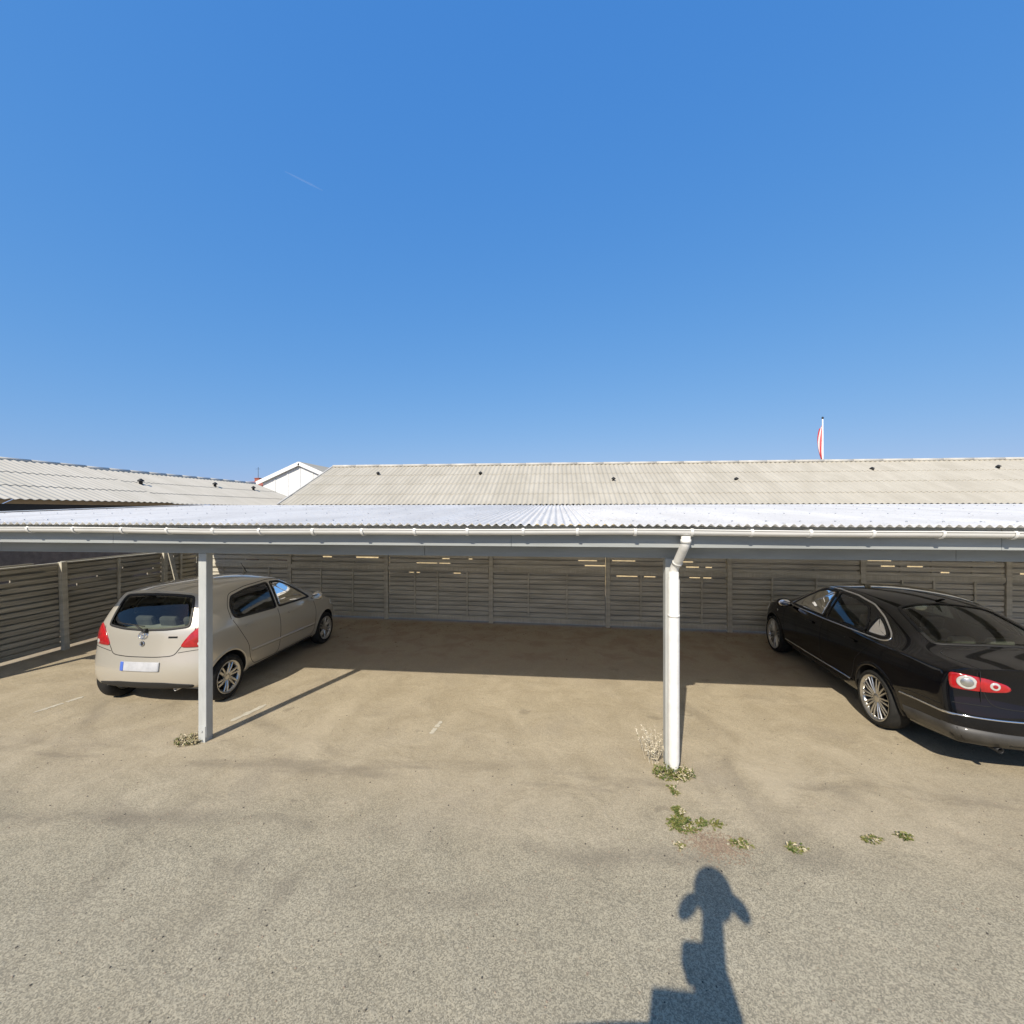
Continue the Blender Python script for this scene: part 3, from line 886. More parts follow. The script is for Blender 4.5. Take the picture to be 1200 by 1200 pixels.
class Skin:
    """projects flat outlines onto the car body"""
    def __init__(s, me):
        s.me = me
        s.bvh = BVHTree.FromPolygons([v.co.copy() for v in me.vertices], [list(p.vertices) for p in me.polygons])
        s.cut = []
    def hit(s, view, p):
        a, b_ = p
        if view == 'R': o, d = Vector((3, a, b_)), Vector((-1, 0, 0))
        elif view == 'L': o, d = Vector((-3, a, b_)), Vector((1, 0, 0))
        elif view == 'B': o, d = Vector((a, -6, b_)), Vector((0, 1, 0))
        elif view == 'F': o, d = Vector((a, 8, b_)), Vector((0, -1, 0))
        else: o, d = Vector((a, b_, 4)), Vector((0, 0, -1))
        h, n, i, q = s.bvh.ray_cast(o, d)
        if h is None:
            h, n, i, q = s.bvh.find_nearest(o + d * (3 if view in 'RL' else 6 if view == 'B' else 5))
        if n.dot(d) > 0: n = -n
        return h, n
    def inset(s, poly, d):
        n = len(poly); area = sum(poly[i].x * poly[(i + 1) % n].y - poly[(i + 1) % n].x * poly[i].y for i in range(n))
        sg = 1 if area > 0 else -1; out = []
        for i in range(n):
            t = (poly[(i + 1) % n] - poly[i - 1]).normalized()
            out.append(poly[i] + Vector((-t.y, t.x)) * d * sg)
        return out
    def patch(s, name, view, pts, mat, parent, off=.004, r=.35, border=None, bmat=None, bname='window_frame', cut=False, step=.03, cen=None, pillow=0.):
        poly = dense(pts, step, r)
        inner = s.inset(poly, border) if border else poly
        def ring(bm, pl, o_):
            L = []
            for p in pl:
                h, n = s.hit(view, p); L.append(bm.verts.new(h + n * o_))
            return L
        bm = bmesh.new()
        c = Vector(cen) if cen else sum(inner, Vector((0, 0))) / len(inner)
        rings = [ring(bm, inner, off - .006), ring(bm, inner, off)]
        for q in (.9, .75, .58, .4, .22, .09):
            rings.append(ring(bm, [c.lerp(p, q) for p in inner], off + pillow * (1 - q * q)))
        for a, b_ in zip(rings, rings[1:]):
            n = len(a)
            for i in range(n): bm.faces.new((a[i], a[(i + 1) % n], b_[(i + 1) % n], b_[i])).smooth = True
        h, nn = s.hit(view, c); cv = bm.verts.new(h + nn * (off + pillow))
        for i in range(len(rings[-1])): bm.faces.new((rings[-1][i], rings[-1][(i + 1) % len(inner)], cv)).smooth = True
        o = from_bm(name, bm, mat, parent)
        if border:
            bm = bmesh.new()
            mids = [s.inset(poly, border * q) for q in (0, 0, .5, 1.06)]
            rr = [ring(bm, m_, z_) for m_, z_ in zip(mids, (-.004, off + .0015, off + .0025, off + .001))]
            for a, b_ in zip(rr, rr[1:]):
                n = len(a)
                for i in range(n): bm.faces.new((a[i], a[(i + 1) % n], b_[(i + 1) % n], b_[i])).smooth = True
            from_bm(bname, bm, bmat or M['dark'], o)
        if cut: s.cut.append((view, [tuple(p) for p in inner]))
        return o
    def strip(s, name, view, pts, wd, mat, parent, off=.0015, closed=False, r=.35, step=.03, round_=0.):
        P = dense(pts, step, r, closed); bm = bmesh.new(); n = len(P); rows = []
        for i, p in enumerate(P):
            a = P[i - 1] if (closed or i) else P[i]; b_ = P[(i + 1) % n] if (closed or i < n - 1) else P[i]
            t = (b_ - a).normalized(); q = Vector((-t.y, t.x)); row = []
            for k, z_ in ((-.5, -.003), (-.5, off), (0, off + round_), (.5, off), (.5, -.003)):
                h, nn = s.hit(view, p + q * wd * k); row.append(bm.verts.new(h + nn * z_))
            rows.append(row)
        for i in range(n if closed else n - 1):
            a, b_ = rows[i], rows[(i + 1) % n]
            for k in range(4): bm.faces.new((a[k], a[k + 1], b_[k + 1], b_[k])).smooth = True
        return from_bm(name, bm, mat, parent)
    def apply_cuts(s, me):
        bm = bmesh.new(); bm.from_mesh(me); kill = []
        for f in bm.faces:
            c = f.calc_center_median(); n = f.normal
            for view, poly in s.cut:
                if view == 'R' and (c.x < .3 or n.x < .2): continue
                if view == 'L' and (c.x > -.3 or n.x > -.2): continue
                if view == 'B' and n.y > -.15: continue
                if view == 'T' and n.z < .2: continue
                g_ = (lambda v: (v.y, v.z)) if view in 'RL' else (lambda v: (v.x, v.z)) if view == 'B' else (lambda v: (v.x, v.y))
                if any(pip(g_(v.co), poly) for v in f.verts): kill.append(f); break
        bmesh.ops.delete(bm, geom=kill, context='FACES'); bm.to_mesh(me); bm.free()

def wheel(name, parent, loc, r, rim_r, wd, side, spokes, style, rot=0.):
    """tyre is the wheel itself; rim and brake disc are its pieces"""
    bm = bmesh.new(); h = wd / 2
    lathe(bm, [(-h * .8, rim_r), (-h, rim_r + .02), (-h * 1.02, (r + rim_r) / 2 + .01), (-h * .86, r - .018), (-h * .6, r - .003), (0, r), (h * .6, r - .003), (h * .86, r - .018), (h * 1.02, (r + rim_r) / 2 + .01), (h, rim_r + .02), (h * .8, rim_r)], 'X', 48, closed=True)
    w_ = from_bm(name, bm, M['tyre'], parent)
    w_.location = loc; w_.rotation_euler = (rot, 0, 0 if side > 0 else math.pi)
    bm = bmesh.new()
    lathe(bm, [(-h * .8, rim_r - .01), (h * .72, rim_r - .022), (h * .80, rim_r - .016), (h * .97, rim_r + .008), (h * .97, rim_r + .016), (h * .7, rim_r + .012), (-h * .8, rim_r + .004)], 'X', 48, closed=True)
    lathe(bm, [(h * .2, .06), (h * .62, .06), (h * .72, .048), (h * .74, .02)], 'X', 20)
    for k in range(spokes):
        a = 2 * math.pi * k / spokes
        for (t0, t1, w0, w1) in (style):
            p0 = Vector((h * .62, .035 * math.cos(a + t0), .035 * math.sin(a + t0))); p1 = Vector((h * .80, (rim_r - .012) * math.cos(a + t1), (rim_r - .012) * math.sin(a + t1)))
            d = (p1 - p0).normalized(); sd = d.cross(Vector((1, 0, 0))).normalized(); up = sd.cross(d)
            if up.x < 0: up = -up
            c = []
            for p, ww in ((p0, w0), (p0.lerp(p1, .55) + up * .006, (w0 + w1) / 2), (p1, w1)):
                c.append([bm.verts.new(p + sd * ww * q + up * z_) for q, z_ in ((-1, -.018), (-1, .002), (-.55, .009), (.55, .009), (1, .002), (1, -.018))])
            for a_, b_ in zip(c, c[1:]):
                for i in range(6): bm.faces.new((a_[i], a_[(i + 1) % 6], b_[(i + 1) % 6], b_[i]))
    from_bm('rim', bm, M['rim'], w_)
    bm = bmesh.new(); lathe(bm, [(-h * .1, rim_r - .03), (-h * .05, rim_r - .03), (h * .0, .02)], 'X', 32)
    lathe(bm, [(h * .05, rim_r * .62), (h * .16, rim_r * .62), (h * .17, .03)], 'X', 32)
    from_bm('brake_disc', bm, M['rim_dark'], w_)
    return w_

def seat(name, parent, c, wd, fab, zbase=.42, backh=.58, heads=1, lean=.32):
    bm = bmesh.new()
    bx(bm, -wd / 2, wd / 2, -.22, .26, zbase - .16, zbase, .05)
    M4 = Matrix.Translation((0, -.2, zbase - .04)) @ Matrix.Rotation(lean, 4, 'X')
    bx(bm, -wd / 2 * .94, wd / 2 * .94, -.13, 0, 0, backh, .05, 0, M4)
    s = from_bm(name, bm, fab, parent); s.location = c
    for k in range(heads):
        bm = bmesh.new(); x_ = 0 if heads == 1 else (-wd * .3 + k * wd * .6 / (heads - 1))
        M5 = M4 @ Matrix.Translation((x_, -.06, backh + .09))
        bx(bm, -.125, .125, -.045, .045, -.075, .085, .035, 0, M5)
        for sx in (-.05, .05): tube(bm, [M4 @ Vector((x_ + sx, -.06, backh - .03)), M4 @ Vector((x_ + sx, -.06, backh + .06))], .007, 6)
        from_bm('headrest', bm, fab, s)
    return s

def mirror(parent, side, loc, mat, sz=(.10, .055, .075)):
    bm = bmesh.new(); ellipsoid(bm, (0, 0, 0), sz, 18, 12)
    for v in bm.verts:
        if v.co.y < -.02: v.co.y = -.02 + (v.co.y + .02) * .25
    M4 = Matrix.Rotation(0, 4, 'Z')
    tube(bm, [(-side * .13, .03, -.045), (-side * .04, .0, -.03)], .022, 8)
    o = from_bm('wing_mirror', bm, mat, parent, True); o.location = loc
    bm = bmesh.new(); ellipsoid(bm, (0, -.034, 0), (sz[0] * .84, .006, sz[2] * .8), 18, 8); from_bm('mirror_glass', bm, M['chrome'], o, True)
    return o

def make_body(S, paint, root):
    cage = link('cage', body_control(S), [paint, M['dark']])
    sb = cage.modifiers.new('sub', 'SUBSURF'); sb.levels = 3; sb.render_levels = 3
    cutters = []
    for y in (0, S['wb']):
        for s in (-1, 1):
            bm = bmesh.new(); lathe(bm, [(s * S['hw'] * .62, S['arch']), (s * (S['hw'] + .3), S['arch'] + .0)], 'X', 64, (0, y, S['wr'] + .015), mat=1)
            bmesh.ops.recalc_face_normals(bm, faces=bm.faces)
            c = from_bm('cutter', bm, [paint, M['dark']]); cutters.append(c)
            md = cage.modifiers.new('b', 'BOOLEAN'); md.operation = 'DIFFERENCE'; md.object = c; md.solver = 'EXACT'
    md = cage.modifiers[0]
    mods = [m for m in cage.modifiers if m.type == 'BOOLEAN']
    for m_ in mods: m_.show_viewport = False
    plain = evaluated(cage)
    for m_ in mods: m_.show_viewport = True
    me = evaluated(cage)
    for c in cutters + [cage]: bpy.data.objects.remove(c)
    me.name = 'body'; body = bpy.data.objects.new('body', me); COL.objects.link(body); body.parent = root
    for p in me.polygons:
        p.use_smooth = True
        if p.material_index == 0 and p.center.z < S['dark_below'] : p.material_index = 1
        if p.material_index == 1: p.use_smooth = False
    return body, Skin(plain)

def arch_lip(parent, S, y, side, mat, skin, span=(-8, 188)):
    """rolled lip of the wheel arch"""
    bm = bmesh.new(); rows = []
    for k in range(33):
        a = R(span[0] + (span[1] - span[0]) * k / 32); row = []
        for rr, z_ in ((S['arch'] - .004, -.004), (S['arch'] - .002, .010), (S['arch'] + .016, .011), (S['arch'] + .038, -.001)):
            h, n = skin.hit('R' if side > 0 else 'L', (y + rr * math.cos(a), S['wr'] + .015 + rr * math.sin(a)))
            row.append(bm.verts.new(Vector((h.x + side * z_, y + rr * math.cos(a), S['wr'] + .015 + rr * math.sin(a)))))
        rows.append(row)
    for a, b_ in zip(rows, rows[1:]):
        for k in range(3): bm.faces.new((a[k], a[k + 1], b_[k + 1], b_[k])).smooth = True
    return from_bm('arch_lip', bm, mat, parent)

def flip(pts): return [(-a, b_) for a, b_ in pts]
def circ(c, r, n=20, sx=1.): return [(c[0] + sx * r * math.cos(2 * math.pi * k / n), c[1] + r * math.sin(2 * math.pi * k / n)) for k in range(n)]

HATCH = dict(
    st=[-.48, -.40, -.28, -.1, .15, .45, .8, 1.15, 1.5, 1.8, 2.1, 2.35, 2.6, 2.85, 3.05, 3.24], wb=2.46, hw=.845, wr=.296, arch=.335, fade=.75, dark_below=.0,
    W=[(-.48, .80), (-.3, .825), (0, .842), (1.2, .845), (2.4, .845), (2.8, .82), (3.24, .72)],
    zs=[(-.48, .285), (-.3, .25), (.3, .215), (2.2, .215), (2.8, .2), (3.24, .2)],
    zb=[(-.48, 1.015), (0, .985), (.8, .945), (2.0, .905), (2.5, .885), (3.24, .70)],
    xe=[(-.48, .565), (-.1, .585), (.6, .60), (1.3, .585), (1.6, .575), (2.1, .63), (2.4, .68), (2.8, .62), (3.24, .52)],
    ze=[(-.48, 1.415), (0, 1.445), (.6, 1.465), (1.2, 1.44), (1.5, 1.375), (1.8, 1.22), (2.1, 1.06), (2.4, .94), (3.0, .82), (3.24, .70)],
    zc=[(-.48, 1.475), (0, 1.51), (.6, 1.53), (1.2, 1.51), (1.5, 1.44), (1.8, 1.29), (2.15, 1.10), (2.4, .995), (3.0, .87), (3.24, .73)],
    rear=[(.2, -.40), (.32, -.455), (.42, -.485), (.58, -.492), (.66, -.48), (.72, -.445), (.9, -.43), (1.0, -.415), (1.2, -.325), (1.4, -.215), (1.5, -.15)], rc=(.15, 2.6),
    front=[(.2, 3.2), (.5, 3.26), (.7, 3.2), (.9, 3.1)], fc=(.38, 2.2), shoulder=.945, shcrease=.45, tailcrease=.5)

def make_hatchback(label, group=None):
    root = thing('parked_car', label, 'car')
    S = HATCH; P = M['silver']
    body, sk = make_body(S, P, root)
    # windows
    dlo_r = [(1.06, .985), (.22, 1.02), (.14, 1.06), (.13, 1.20), (.22, 1.335), (.55, 1.385), (1.05, 1.400)]
    dlo_f = [(1.09, .985), (1.98, .965), (2.02, .98), (1.80, 1.14), (1.52, 1.30), (1.34, 1.375), (1.09, 1.400)]
    for side, nm in ((1, 'R'), (-1, 'L')):
        sk.patch('side_window', nm, dlo_r, M['glass_tint'], root, .004, .3, .026, M['dark'], cut=True)
        sk.patch('side_window', nm, dlo_f, M['glass_tint'], root, .004, .3, .026, M['dark'], cut=True)
    rw = [(-.57, 1.035), (-.30, 1.005), (0, .995), (.30, 1.005), (.57, 1.035), (.545, 1.22), (.49, 1.41), (.25, 1.43), (0, 1.435), (-.25, 1.43), (-.49, 1.41), (-.545, 1.22)]
    sk.patch('rear_window', 'B', rw, M['glass'], root, .004, .3, .025, M['dark'], cut=True)
    ws = [(-.60, 2.22), (0, 2.36), (.60, 2.22), (.50, 1.52), (0, 1.58), (-.50, 1.52)]
    sk.patch('windscreen', 'T', ws, M['glass'], root, .004, .5, .03, M['dark'], cut=True)
    # tail lights
    tl = [(.475, .80), (.62, .795), (.735, .80), (.78, .90), (.735, 1.06), (.68, 1.05), (.60, .985), (.525, .885)]
    for pts in (tl, flip(tl)):
        s_ = 1 if pts is tl else -1
        t = sk.patch('tail_light', 'B', pts, M['redlight'], root, .008, .35, pillow=.012)
        sk.patch('lamp_lens', 'B', circ((s_ * .70, .84), .026), M['clearlight'], t, .018, 2, pillow=.004)
    # hatch and bumper shut lines
    sk.strip('hatch_seam', 'B', [(-.63, 1.03), (-.60, .93), (-.475, .79), (-.42, .70), (-.2, .685), (.2, .685), (.42, .70), (.475, .79), (.60, .93), (.63, 1.03)], .009, M['seam'], body)
    sk.strip('bumper_seam', 'B', [(.46, .735), (.60, .755), (.76, .77)], .007, M['seam'], body)
    sk.strip('bumper_seam', 'B', [(-.46, .735), (-.60, .755), (-.76, .77)], .007, M['seam'], body)
    # lower bumper in dark plastic
    low = [(-.66, .335), (-.3, .375), (.3, .375), (.66, .335), (.62, .285), (0, .275), (-.62, .285)]
    sk.patch('bumper_valance', 'B', low, M['dark'], root, .004, .4)
    for nm, s_ in (('R', 1), ('L', -1)):
        for seam in ([(1.07, .97), (1.075, .6), (1.06, .33), (1.0, .285)], [(2.05, .95), (2.10, .7), (2.06, .36), (1.95, .29)], [(.12, 1.02), (.2, .86), (.36, .62), (.40, .42), (.50, .30), (1.0, .285), (1.95, .29)], [(2.02, .985), (1.86, 1.12), (1.55, 1.325), (1.36, 1.405), (1.07, 1.43), (.55, 1.415), (.2, 1.365), (.095, 1.2), (.1, 1.04)]):
            sk.strip('door_seam', nm, seam, .007, M['seam'], body)
        sk.strip('body_moulding', nm, [(.42, .52), (1.06, .50), (2.04, .48)], .035, P, root, .007, round_=.003)
        for y_, z_ in ((.30, .885), (1.28, .86)):
            sk.patch('door_handle', nm, [(y_ - .0, z_ - .012), (y_ + .17, z_ - .017), (y_ + .17, z_ + .012), (y_, z_ + .017)], P, root, .022, .3)
        for y_ in (0, S['wb']): arch_lip(body, S, y_, s_, P, sk)
        mirror(root, s_, (s_ * .93, 2.0 - .02, 1.0), P)
        sk.strip('sill_trim', nm, [(.42, .245), (2.05, .245)], .05, M['dark'], body, .004)
        hl = [(2.62, .70), (2.95, .64), (2.98, .72), (2.75, .83)]
        sk.patch('headlight', nm, hl, M['clearlight'], root, .006, .4)
    # plate, emblem, lock, wiper, script
    pl = [(-.26, .515), (.26, .515), (.26, .625), (-.26, .625)]
    p = sk.patch('number_plate', 'B', pl, M['plate'], root, .012, .05)
    sk.patch('plate_band', 'B', [(-.258, .517), (-.215, .517), (-.215, .623), (-.258, .623)], M['plate_blue'], p, .0165, .02)
    e = sk.strip('emblem', 'B', circ((0, .945), .042, sx=1.45), .010, M['chrome'], root, .008, True, 2, .008, .003)
    sk.strip('emblem_ring', 'B', circ((0, .945), .036, sx=.5), .007, M['chrome'], e, .008, True, 2, .008)
    sk.strip('emblem_ring', 'B', circ((0, .962), .018, sx=2.2), .007, M['chrome'], e, .008, True, 2, .008)
    h_ = sk.patch('hatch_handle', 'B', circ((0, .845), .034), M['dark'], root, .006, 2, step=.01)
    sk.strip('handle_ring', 'B', circ((0, .845), .026), .010, M['chrome'], h_, .010, True, 2, .008, .003)
    sk.strip('script_badge', 'B', [(.33, .925), (.44, .925)], .022, M['seam'], root, .003, step=.01)
    bm = bmesh.new()
    hh, nn = sk.hit('B', (.03, 1.0)); tube(bm, [hh + nn * .0, hh + nn * .05], [.03, .024], 12)
    a_, n1 = sk.hit('B', (.03, 1.02)); b2_, n2 = sk.hit('B', (-.12, 1.06)); c_, n3 = sk.hit('B', (-.30, 1.07))
    tube(bm, [hh + nn * .045, b2_ + n2 * .035, c_ + n3 * .03], [.012, .008, .006], 8)
    tube(bm, [sk.hit('B', (-.42, 1.085))[0] + n3 * .014, c_ + n3 * .016, b2_ + n2 * .016, sk.hit('B', (.0, 1.05))[0] + n2 * .014], .006, 6)
    from_bm('rear_wiper', bm, M['dark'], root)
    # high brake light in the tailgate lip, exhaust
    bm = bmesh.new(); lathe(bm, [(-.36, .026), (-.20, .026), (-.20, .02), (-.358, .02)], 'Y', 16, (.38, 0, .26), closed=True); from_bm('exhaust', bm, M['steel'], root)
    bm = bmesh.new(); tube(bm, [(0, 1.42, 1.49), (0, 1.28, 1.66)], [.006, .003], 6); from_bm('aerial', bm, M['dark'], root)
    sty = [(.55, .10, .018, .014), (-.1, -.22, .014, .011)]
    for y_ in (0, S['wb']):
        for s_ in (-1, 1): wheel('wheel', root, (s_ * .735, y_, S['wr']), S['wr'], .198, .185, s_, 6, sty, .3 + y_)
    for s_ in (-1, 1): seat('front_seat', root, (s_ * .34, 1.32, .03), .46, M['seat_mid'], .45, .56, 1)
    seat('rear_seat', root, (0, .42, .03), 1.16, M['seat_mid'], .45, .54, 3)
    bm = bmesh.new(); bx(bm, -.62, .62, 1.95, 2.25, .72, .93, .04); bx(bm, -.66, .66, -.28, 2.2, .24, .27)
    from_bm('cabin_trim', bm, M['seat_grey'], root)
    bm = bmesh.new(); bx(bm, -.58, .58, -.33, .20, .955, .975, .006); from_bm('parcel_shelf', bm, M['shelf'], root)
    sk.apply_cuts(body.data)
    return root

SEDAN = dict(
    st=[-1.1, -1.0, -.82, -.6, -.35, -.05, .25, .55, .9, 1.25, 1.55, 1.85, 2.15, 2.45, 2.7, 2.95, 3.2, 3.42, 3.6], wb=2.71, hw=.905, wr=.322, arch=.352, fade=.7, dark_below=.0,
    W=[(-1.1, .85), (-.7, .885), (0, .905), (1.5, .91), (2.7, .905), (3.2, .87), (3.6, .74)],
    zs=[(-1.1, .325), (-.5, .25), (.3, .205), (2.4, .205), (3.0, .2), (3.6, .22)],
    zb=[(-1.1, .985), (-.5, .98), (0, .97), (1., .945), (2.2, .915), (2.8, .875), (3.6, .70)],
    xe=[(-1.1, .72), (-.8, .735), (-.55, .72), (-.1, .635), (.3, .585), (.8, .60), (1.3, .605), (1.7, .58), (2.0, .60), (2.4, .67), (2.6, .71), (3.2, .67), (3.6, .56)],
    ze=[(-1.1, 1.03), (-.8, 1.045), (-.5, 1.05), (-.25, 1.11), (.1, 1.255), (.4, 1.35), (.8, 1.405), (1.2, 1.418), (1.55, 1.385), (1.85, 1.28), (2.15, 1.13), (2.45, .99), (2.65, .94), (3.2, .86), (3.6, .70)],
    zc=[(-1.1, 1.07), (-.8, 1.09), (-.55, 1.10), (-.25, 1.185), (.1, 1.325), (.4, 1.415), (.8, 1.465), (1.2, 1.473), (1.55, 1.445), (1.85, 1.34), (2.15, 1.19), (2.5, 1.03), (2.7, .985), (3.2, .90), (3.6, .74)],
    rear=[(.2, -1.02), (.33, -1.085), (.45, -1.125), (.6, -1.13), (.66, -1.12), (.72, -1.085), (.89, -1.06), (.98, -1.065), (1.06, -1.08)], rc=(.20, 4.6),
    front=[(.2, 3.5), (.5, 3.63), (.7, 3.58), (.9, 3.4)], fc=(.42, 2.2), shoulder=.945, shcrease=.5, tailcrease=.75)

def make_sedan(label):
    root = thing('parked_car', label, 'car'); S = SEDAN; P = M['black']
    body, sk = make_body(S, P, root)
    w1 = [(1.13, .985), (.40, 1.005), (.30, 1.02), (.33, 1.13), (.50, 1.30), (.80, 1.355), (1.13, 1.370)]
    wq = [(.265, 1.01), (.02, 1.02), (-.06, 1.045), (-.02, 1.09), (.12, 1.17), (.27, 1.235), (.275, 1.1)]
    w2 = [(1.19, .985), (2.16, .965), (2.22, .975), (1.98, 1.15), (1.70, 1.295), (1.50, 1.350), (1.19, 1.370)]
    dlo = [(2.27, .955), (1.2, .967), (.3, .99), (-.02, 1.0), (-.12, 1.035), (-.06, 1.09), (.20, 1.225), (.46, 1.325), (.8, 1.378), (1.2, 1.392), (1.5, 1.372), (1.72, 1.315), (2.02, 1.155)]
    for side, nm in ((1, 'R'), (-1, 'L')):
        for q in (w1, w2): sk.patch('side_window', nm, q, M['glass_tint'], root, .004, .25, .022, M['dark'], cut=True)
        sk.patch('quarter_window', nm, wq, M['glass_tint'], root, .004, .2, .02, M['dark'], cut=True)
        sk.strip('window_trim', nm, dlo, .016, M['chrome'], root, .006, True, .3, round_=.003)
        sk.strip('side_moulding', nm, [(.47, .365), (1.2, .355), (2.28, .35)], .018, M['chrome'], root, .008, round_=.004)
        sk.strip('bumper_trim', nm, [(-.40, .555), (-.62, .575), (-.98, .588)], .016, M['chrome'], root, .008, round_=.004)
        for seam in ([(1.16, .965), (1.17, .6), (1.15, .36), (1.1, .28)], [(2.28, .95), (2.33, .7), (2.30, .38), (2.2, .29)], [(.02, 1.0), (.14, .88), (.36, .66), (.42, .45), (.54, .29), (1.1, .28), (2.2, .29)], [(-.41, .60), (-.55, .63), (-.90, .65)]):
            sk.strip('door_seam', nm, seam, .007, M['seam'], body)
        for y_, z_ in ((.36, .87), (1.36, .85)):
            sk.patch('door_handle', nm, [(y_, z_ - .013), (y_ + .20, z_ - .018), (y_ + .20, z_ + .013), (y_, z_ + .018)], P, root, .024, .3)
        s_ = 1 if nm == 'R' else -1
        for y_ in (0, S['wb']): arch_lip(body, S, y_, s_, P, sk)
        mr = mirror(root, s_, (s_ * .985, 2.10, 1.0), P, (.11, .06, .075))
        bm = bmesh.new(); tube(bm, [(-.09, .05, .0), (.0, .062, .004), (.09, .05, .0)], .006, 6); from_bm('indicator', bm, M['clearlight'], mr)
        sk.patch('headlight', nm, [(3.0, .70), (3.32, .62), (3.34, .70), (3.1, .82)], M['clearlight'], root, .006, .4)
        sk.patch('fuel_flap' if s_ > 0 else 'side_repeater', nm, circ((-.38, .80), .08) if s_ > 0 else circ((2.56, .78), .02), P if s_ > 0 else M['clearlight'], root, .002, 2)
    rw = [(-.60, -.44), (-.3, -.50), (0, -.515), (.3, -.50), (.60, -.44), (.535, .02), (.485, .30), (.25, .335), (0, .345), (-.25, .335), (-.485, .30), (-.535, .02)]
    sk.patch('rear_window', 'T', rw, M['glass_tint'], root, .004, .5, .035, M['dark'], cut=True)
    ws = [(-.64, 2.40), (0, 2.56), (.64, 2.40), (.50, 1.66), (0, 1.72), (-.50, 1.66)]
    sk.patch('windscreen', 'T', ws, M['glass'], root, .004, .5, .03, M['dark'], cut=True)
    # trunk shut lines
    sk.strip('boot_seam', 'T', [(-.62, -1.03), (-.67, -.80), (-.66, -.60), (-.55, -.53), (0, -.585), (.55, -.53), (.66, -.60), (.67, -.80), (.62, -1.03)], .008, M['seam'], body)
    sk.strip('boot_seam', 'B', [(-.64, 1.0), (-.60, .84), (-.56, .71), (-.4, .695), (.4, .695), (.56, .71), (.60, .84), (.64, 1.0)], .008, M['seam'], body)
    sk.strip('bumper_seam', 'B', [(.56, .705), (.70, .70), (.80, .695)], .007, M['seam'], body)
    sk.strip('bumper_seam', 'B', [(-.56, .705), (-.70, .70), (-.80, .695)], .007, M['seam'], body)
    sk.strip('bumper_trim', 'B', [(-.845, .59), (-.6, .595), (-.3, .60), (.3, .60), (.6, .595), (.845, .59)], .016, M['chrome'], root, .008, round_=.005)
    # lower skirt of the bumper, dusty grey
    sk.strip('bumper_skirt', 'B', [(-.84, .42), (-.4, .41), (.4, .41), (.84, .42)], .135, M['skirt'], root, .005)
    for nm in 'RL': sk.strip('bumper_skirt', nm, [(-.43, .365), (-.70, .40), (-.99, .42)], .13, M['skirt'], root, .005)
    tl = [(-.80, .825), (-.70, .825), (-.56, .83), (-.43, .845), (-.40, .87), (-.43, .91), (-.56, .95), (-.70, .97), (-.80, .975), (-.805, .90)]
    for k, pts in enumerate((tl, flip(tl))):
        s_ = -1 if k == 0 else 1
        t = sk.patch('tail_light', 'B', pts, M['redlight'], root, .007, .15, pillow=.01)
        sk.patch('lamp_ring', 'B', circ((s_ * .70, .90), .064), M['clearlight'], t, .016, 2, pillow=.004, step=.012)
        sk.patch('lamp_core', 'B', circ((s_ * .70, .90), .042), M['rim'], t, .021, 2, pillow=.008, step=.012)
        sk.patch('lamp_ring', 'B', circ((s_ * .52, .89), .036), M['clearlight'], t, .016, 2, pillow=.004, step=.012)
        sk.patch('lamp_core', 'B', circ((s_ * .52, .89), .018), M['redlight'], t, .021, 2, pillow=.004, step=.012)
    p = sk.patch('number_plate', 'B', [(-.26, .74), (.26, .74), (.26, .85), (-.26, .85)], M['plate'], root, .012, .05)
    e = sk.strip('emblem', 'B', circ((0, .94), .05), .012, M['chrome'], root, .008, True, 2, .01, .003)
    bm = bmesh.new()
    for x_ in (-.48,): lathe(bm, [(-1.05, .026), (-.90, .026), (-.90, .02), (-1.045, .02)], 'Y', 16, (x_, 0, .305), closed=True)
    from_bm('exhaust', bm, M['rim_dark'], root)
    bm = bmesh.new(); bx(bm, -.6, .6, -.8, -.5, .235, .31, .02); bx(bm, -.6, .6, -.5, 3.2, .20, .24)
    from_bm('underbody', bm, M['dark'], root)
    bm = bmesh.new(); tube(bm, [(0, .36, 1.415), (0, .30, 1.44), (0, .24, 1.455)], [.022, .016, .006], 8); from_bm('aerial', bm, P, root)
    sty = [(.20, .12, .011, .009), (-.20, -.12, .011, .009)]
    for y_ in (0, S['wb']):
        for s_ in (-1, 1): wheel('wheel', root, (s_ * .79, y_, S['wr']), S['wr'], .243, .225, s_, 10, sty, .1 + y_)
    for s_ in (-1, 1): seat('front_seat', root, (s_ * .37, 1.42, .0), .50, M['seat_grey'], .45, .56, 1)
    seat('rear_seat', root, (0, .48, .0), 1.25, M['seat_grey'], .45, .54, 3)
    bm = bmesh.new(); bx(bm, -.60, .60, -.45, .22, .955, .98, .008); bx(bm, -.66, .66, 2.05, 2.45, .72, .93, .04); bx(bm, -.7, .7, -.4, 2.4, .24, .27)
    from_bm('cabin_trim', bm, M['seat_grey'], root)
    sk.apply_cuts(body.data)
    return root

def place(root, rear_uv, front_uv, half_track, side):
    """side wheels' contact points on the ground fix the car"""
    a, b_ = Vector(rear_uv), Vector(front_uv); d = (b_ - a).normalized(); rgt = Vector((d.y, -d.x))
    c = a - rgt * half_track * side
    root.location = (c.x, c.y, 0); root.rotation_euler = (0, 0, math.atan2(-d.x, d.y))

hb = make_hatchback('beige silver hatchback parked under the left of the carport')
place(hb, (-4.37, 5.34), (-4.39, 7.80), .80, 1)
sd = make_sedan('black saloon car with round tail lamps parked under the right of the carport')
place(sd, (3.745, 5.45), (3.92, 8.15), .87, -1)

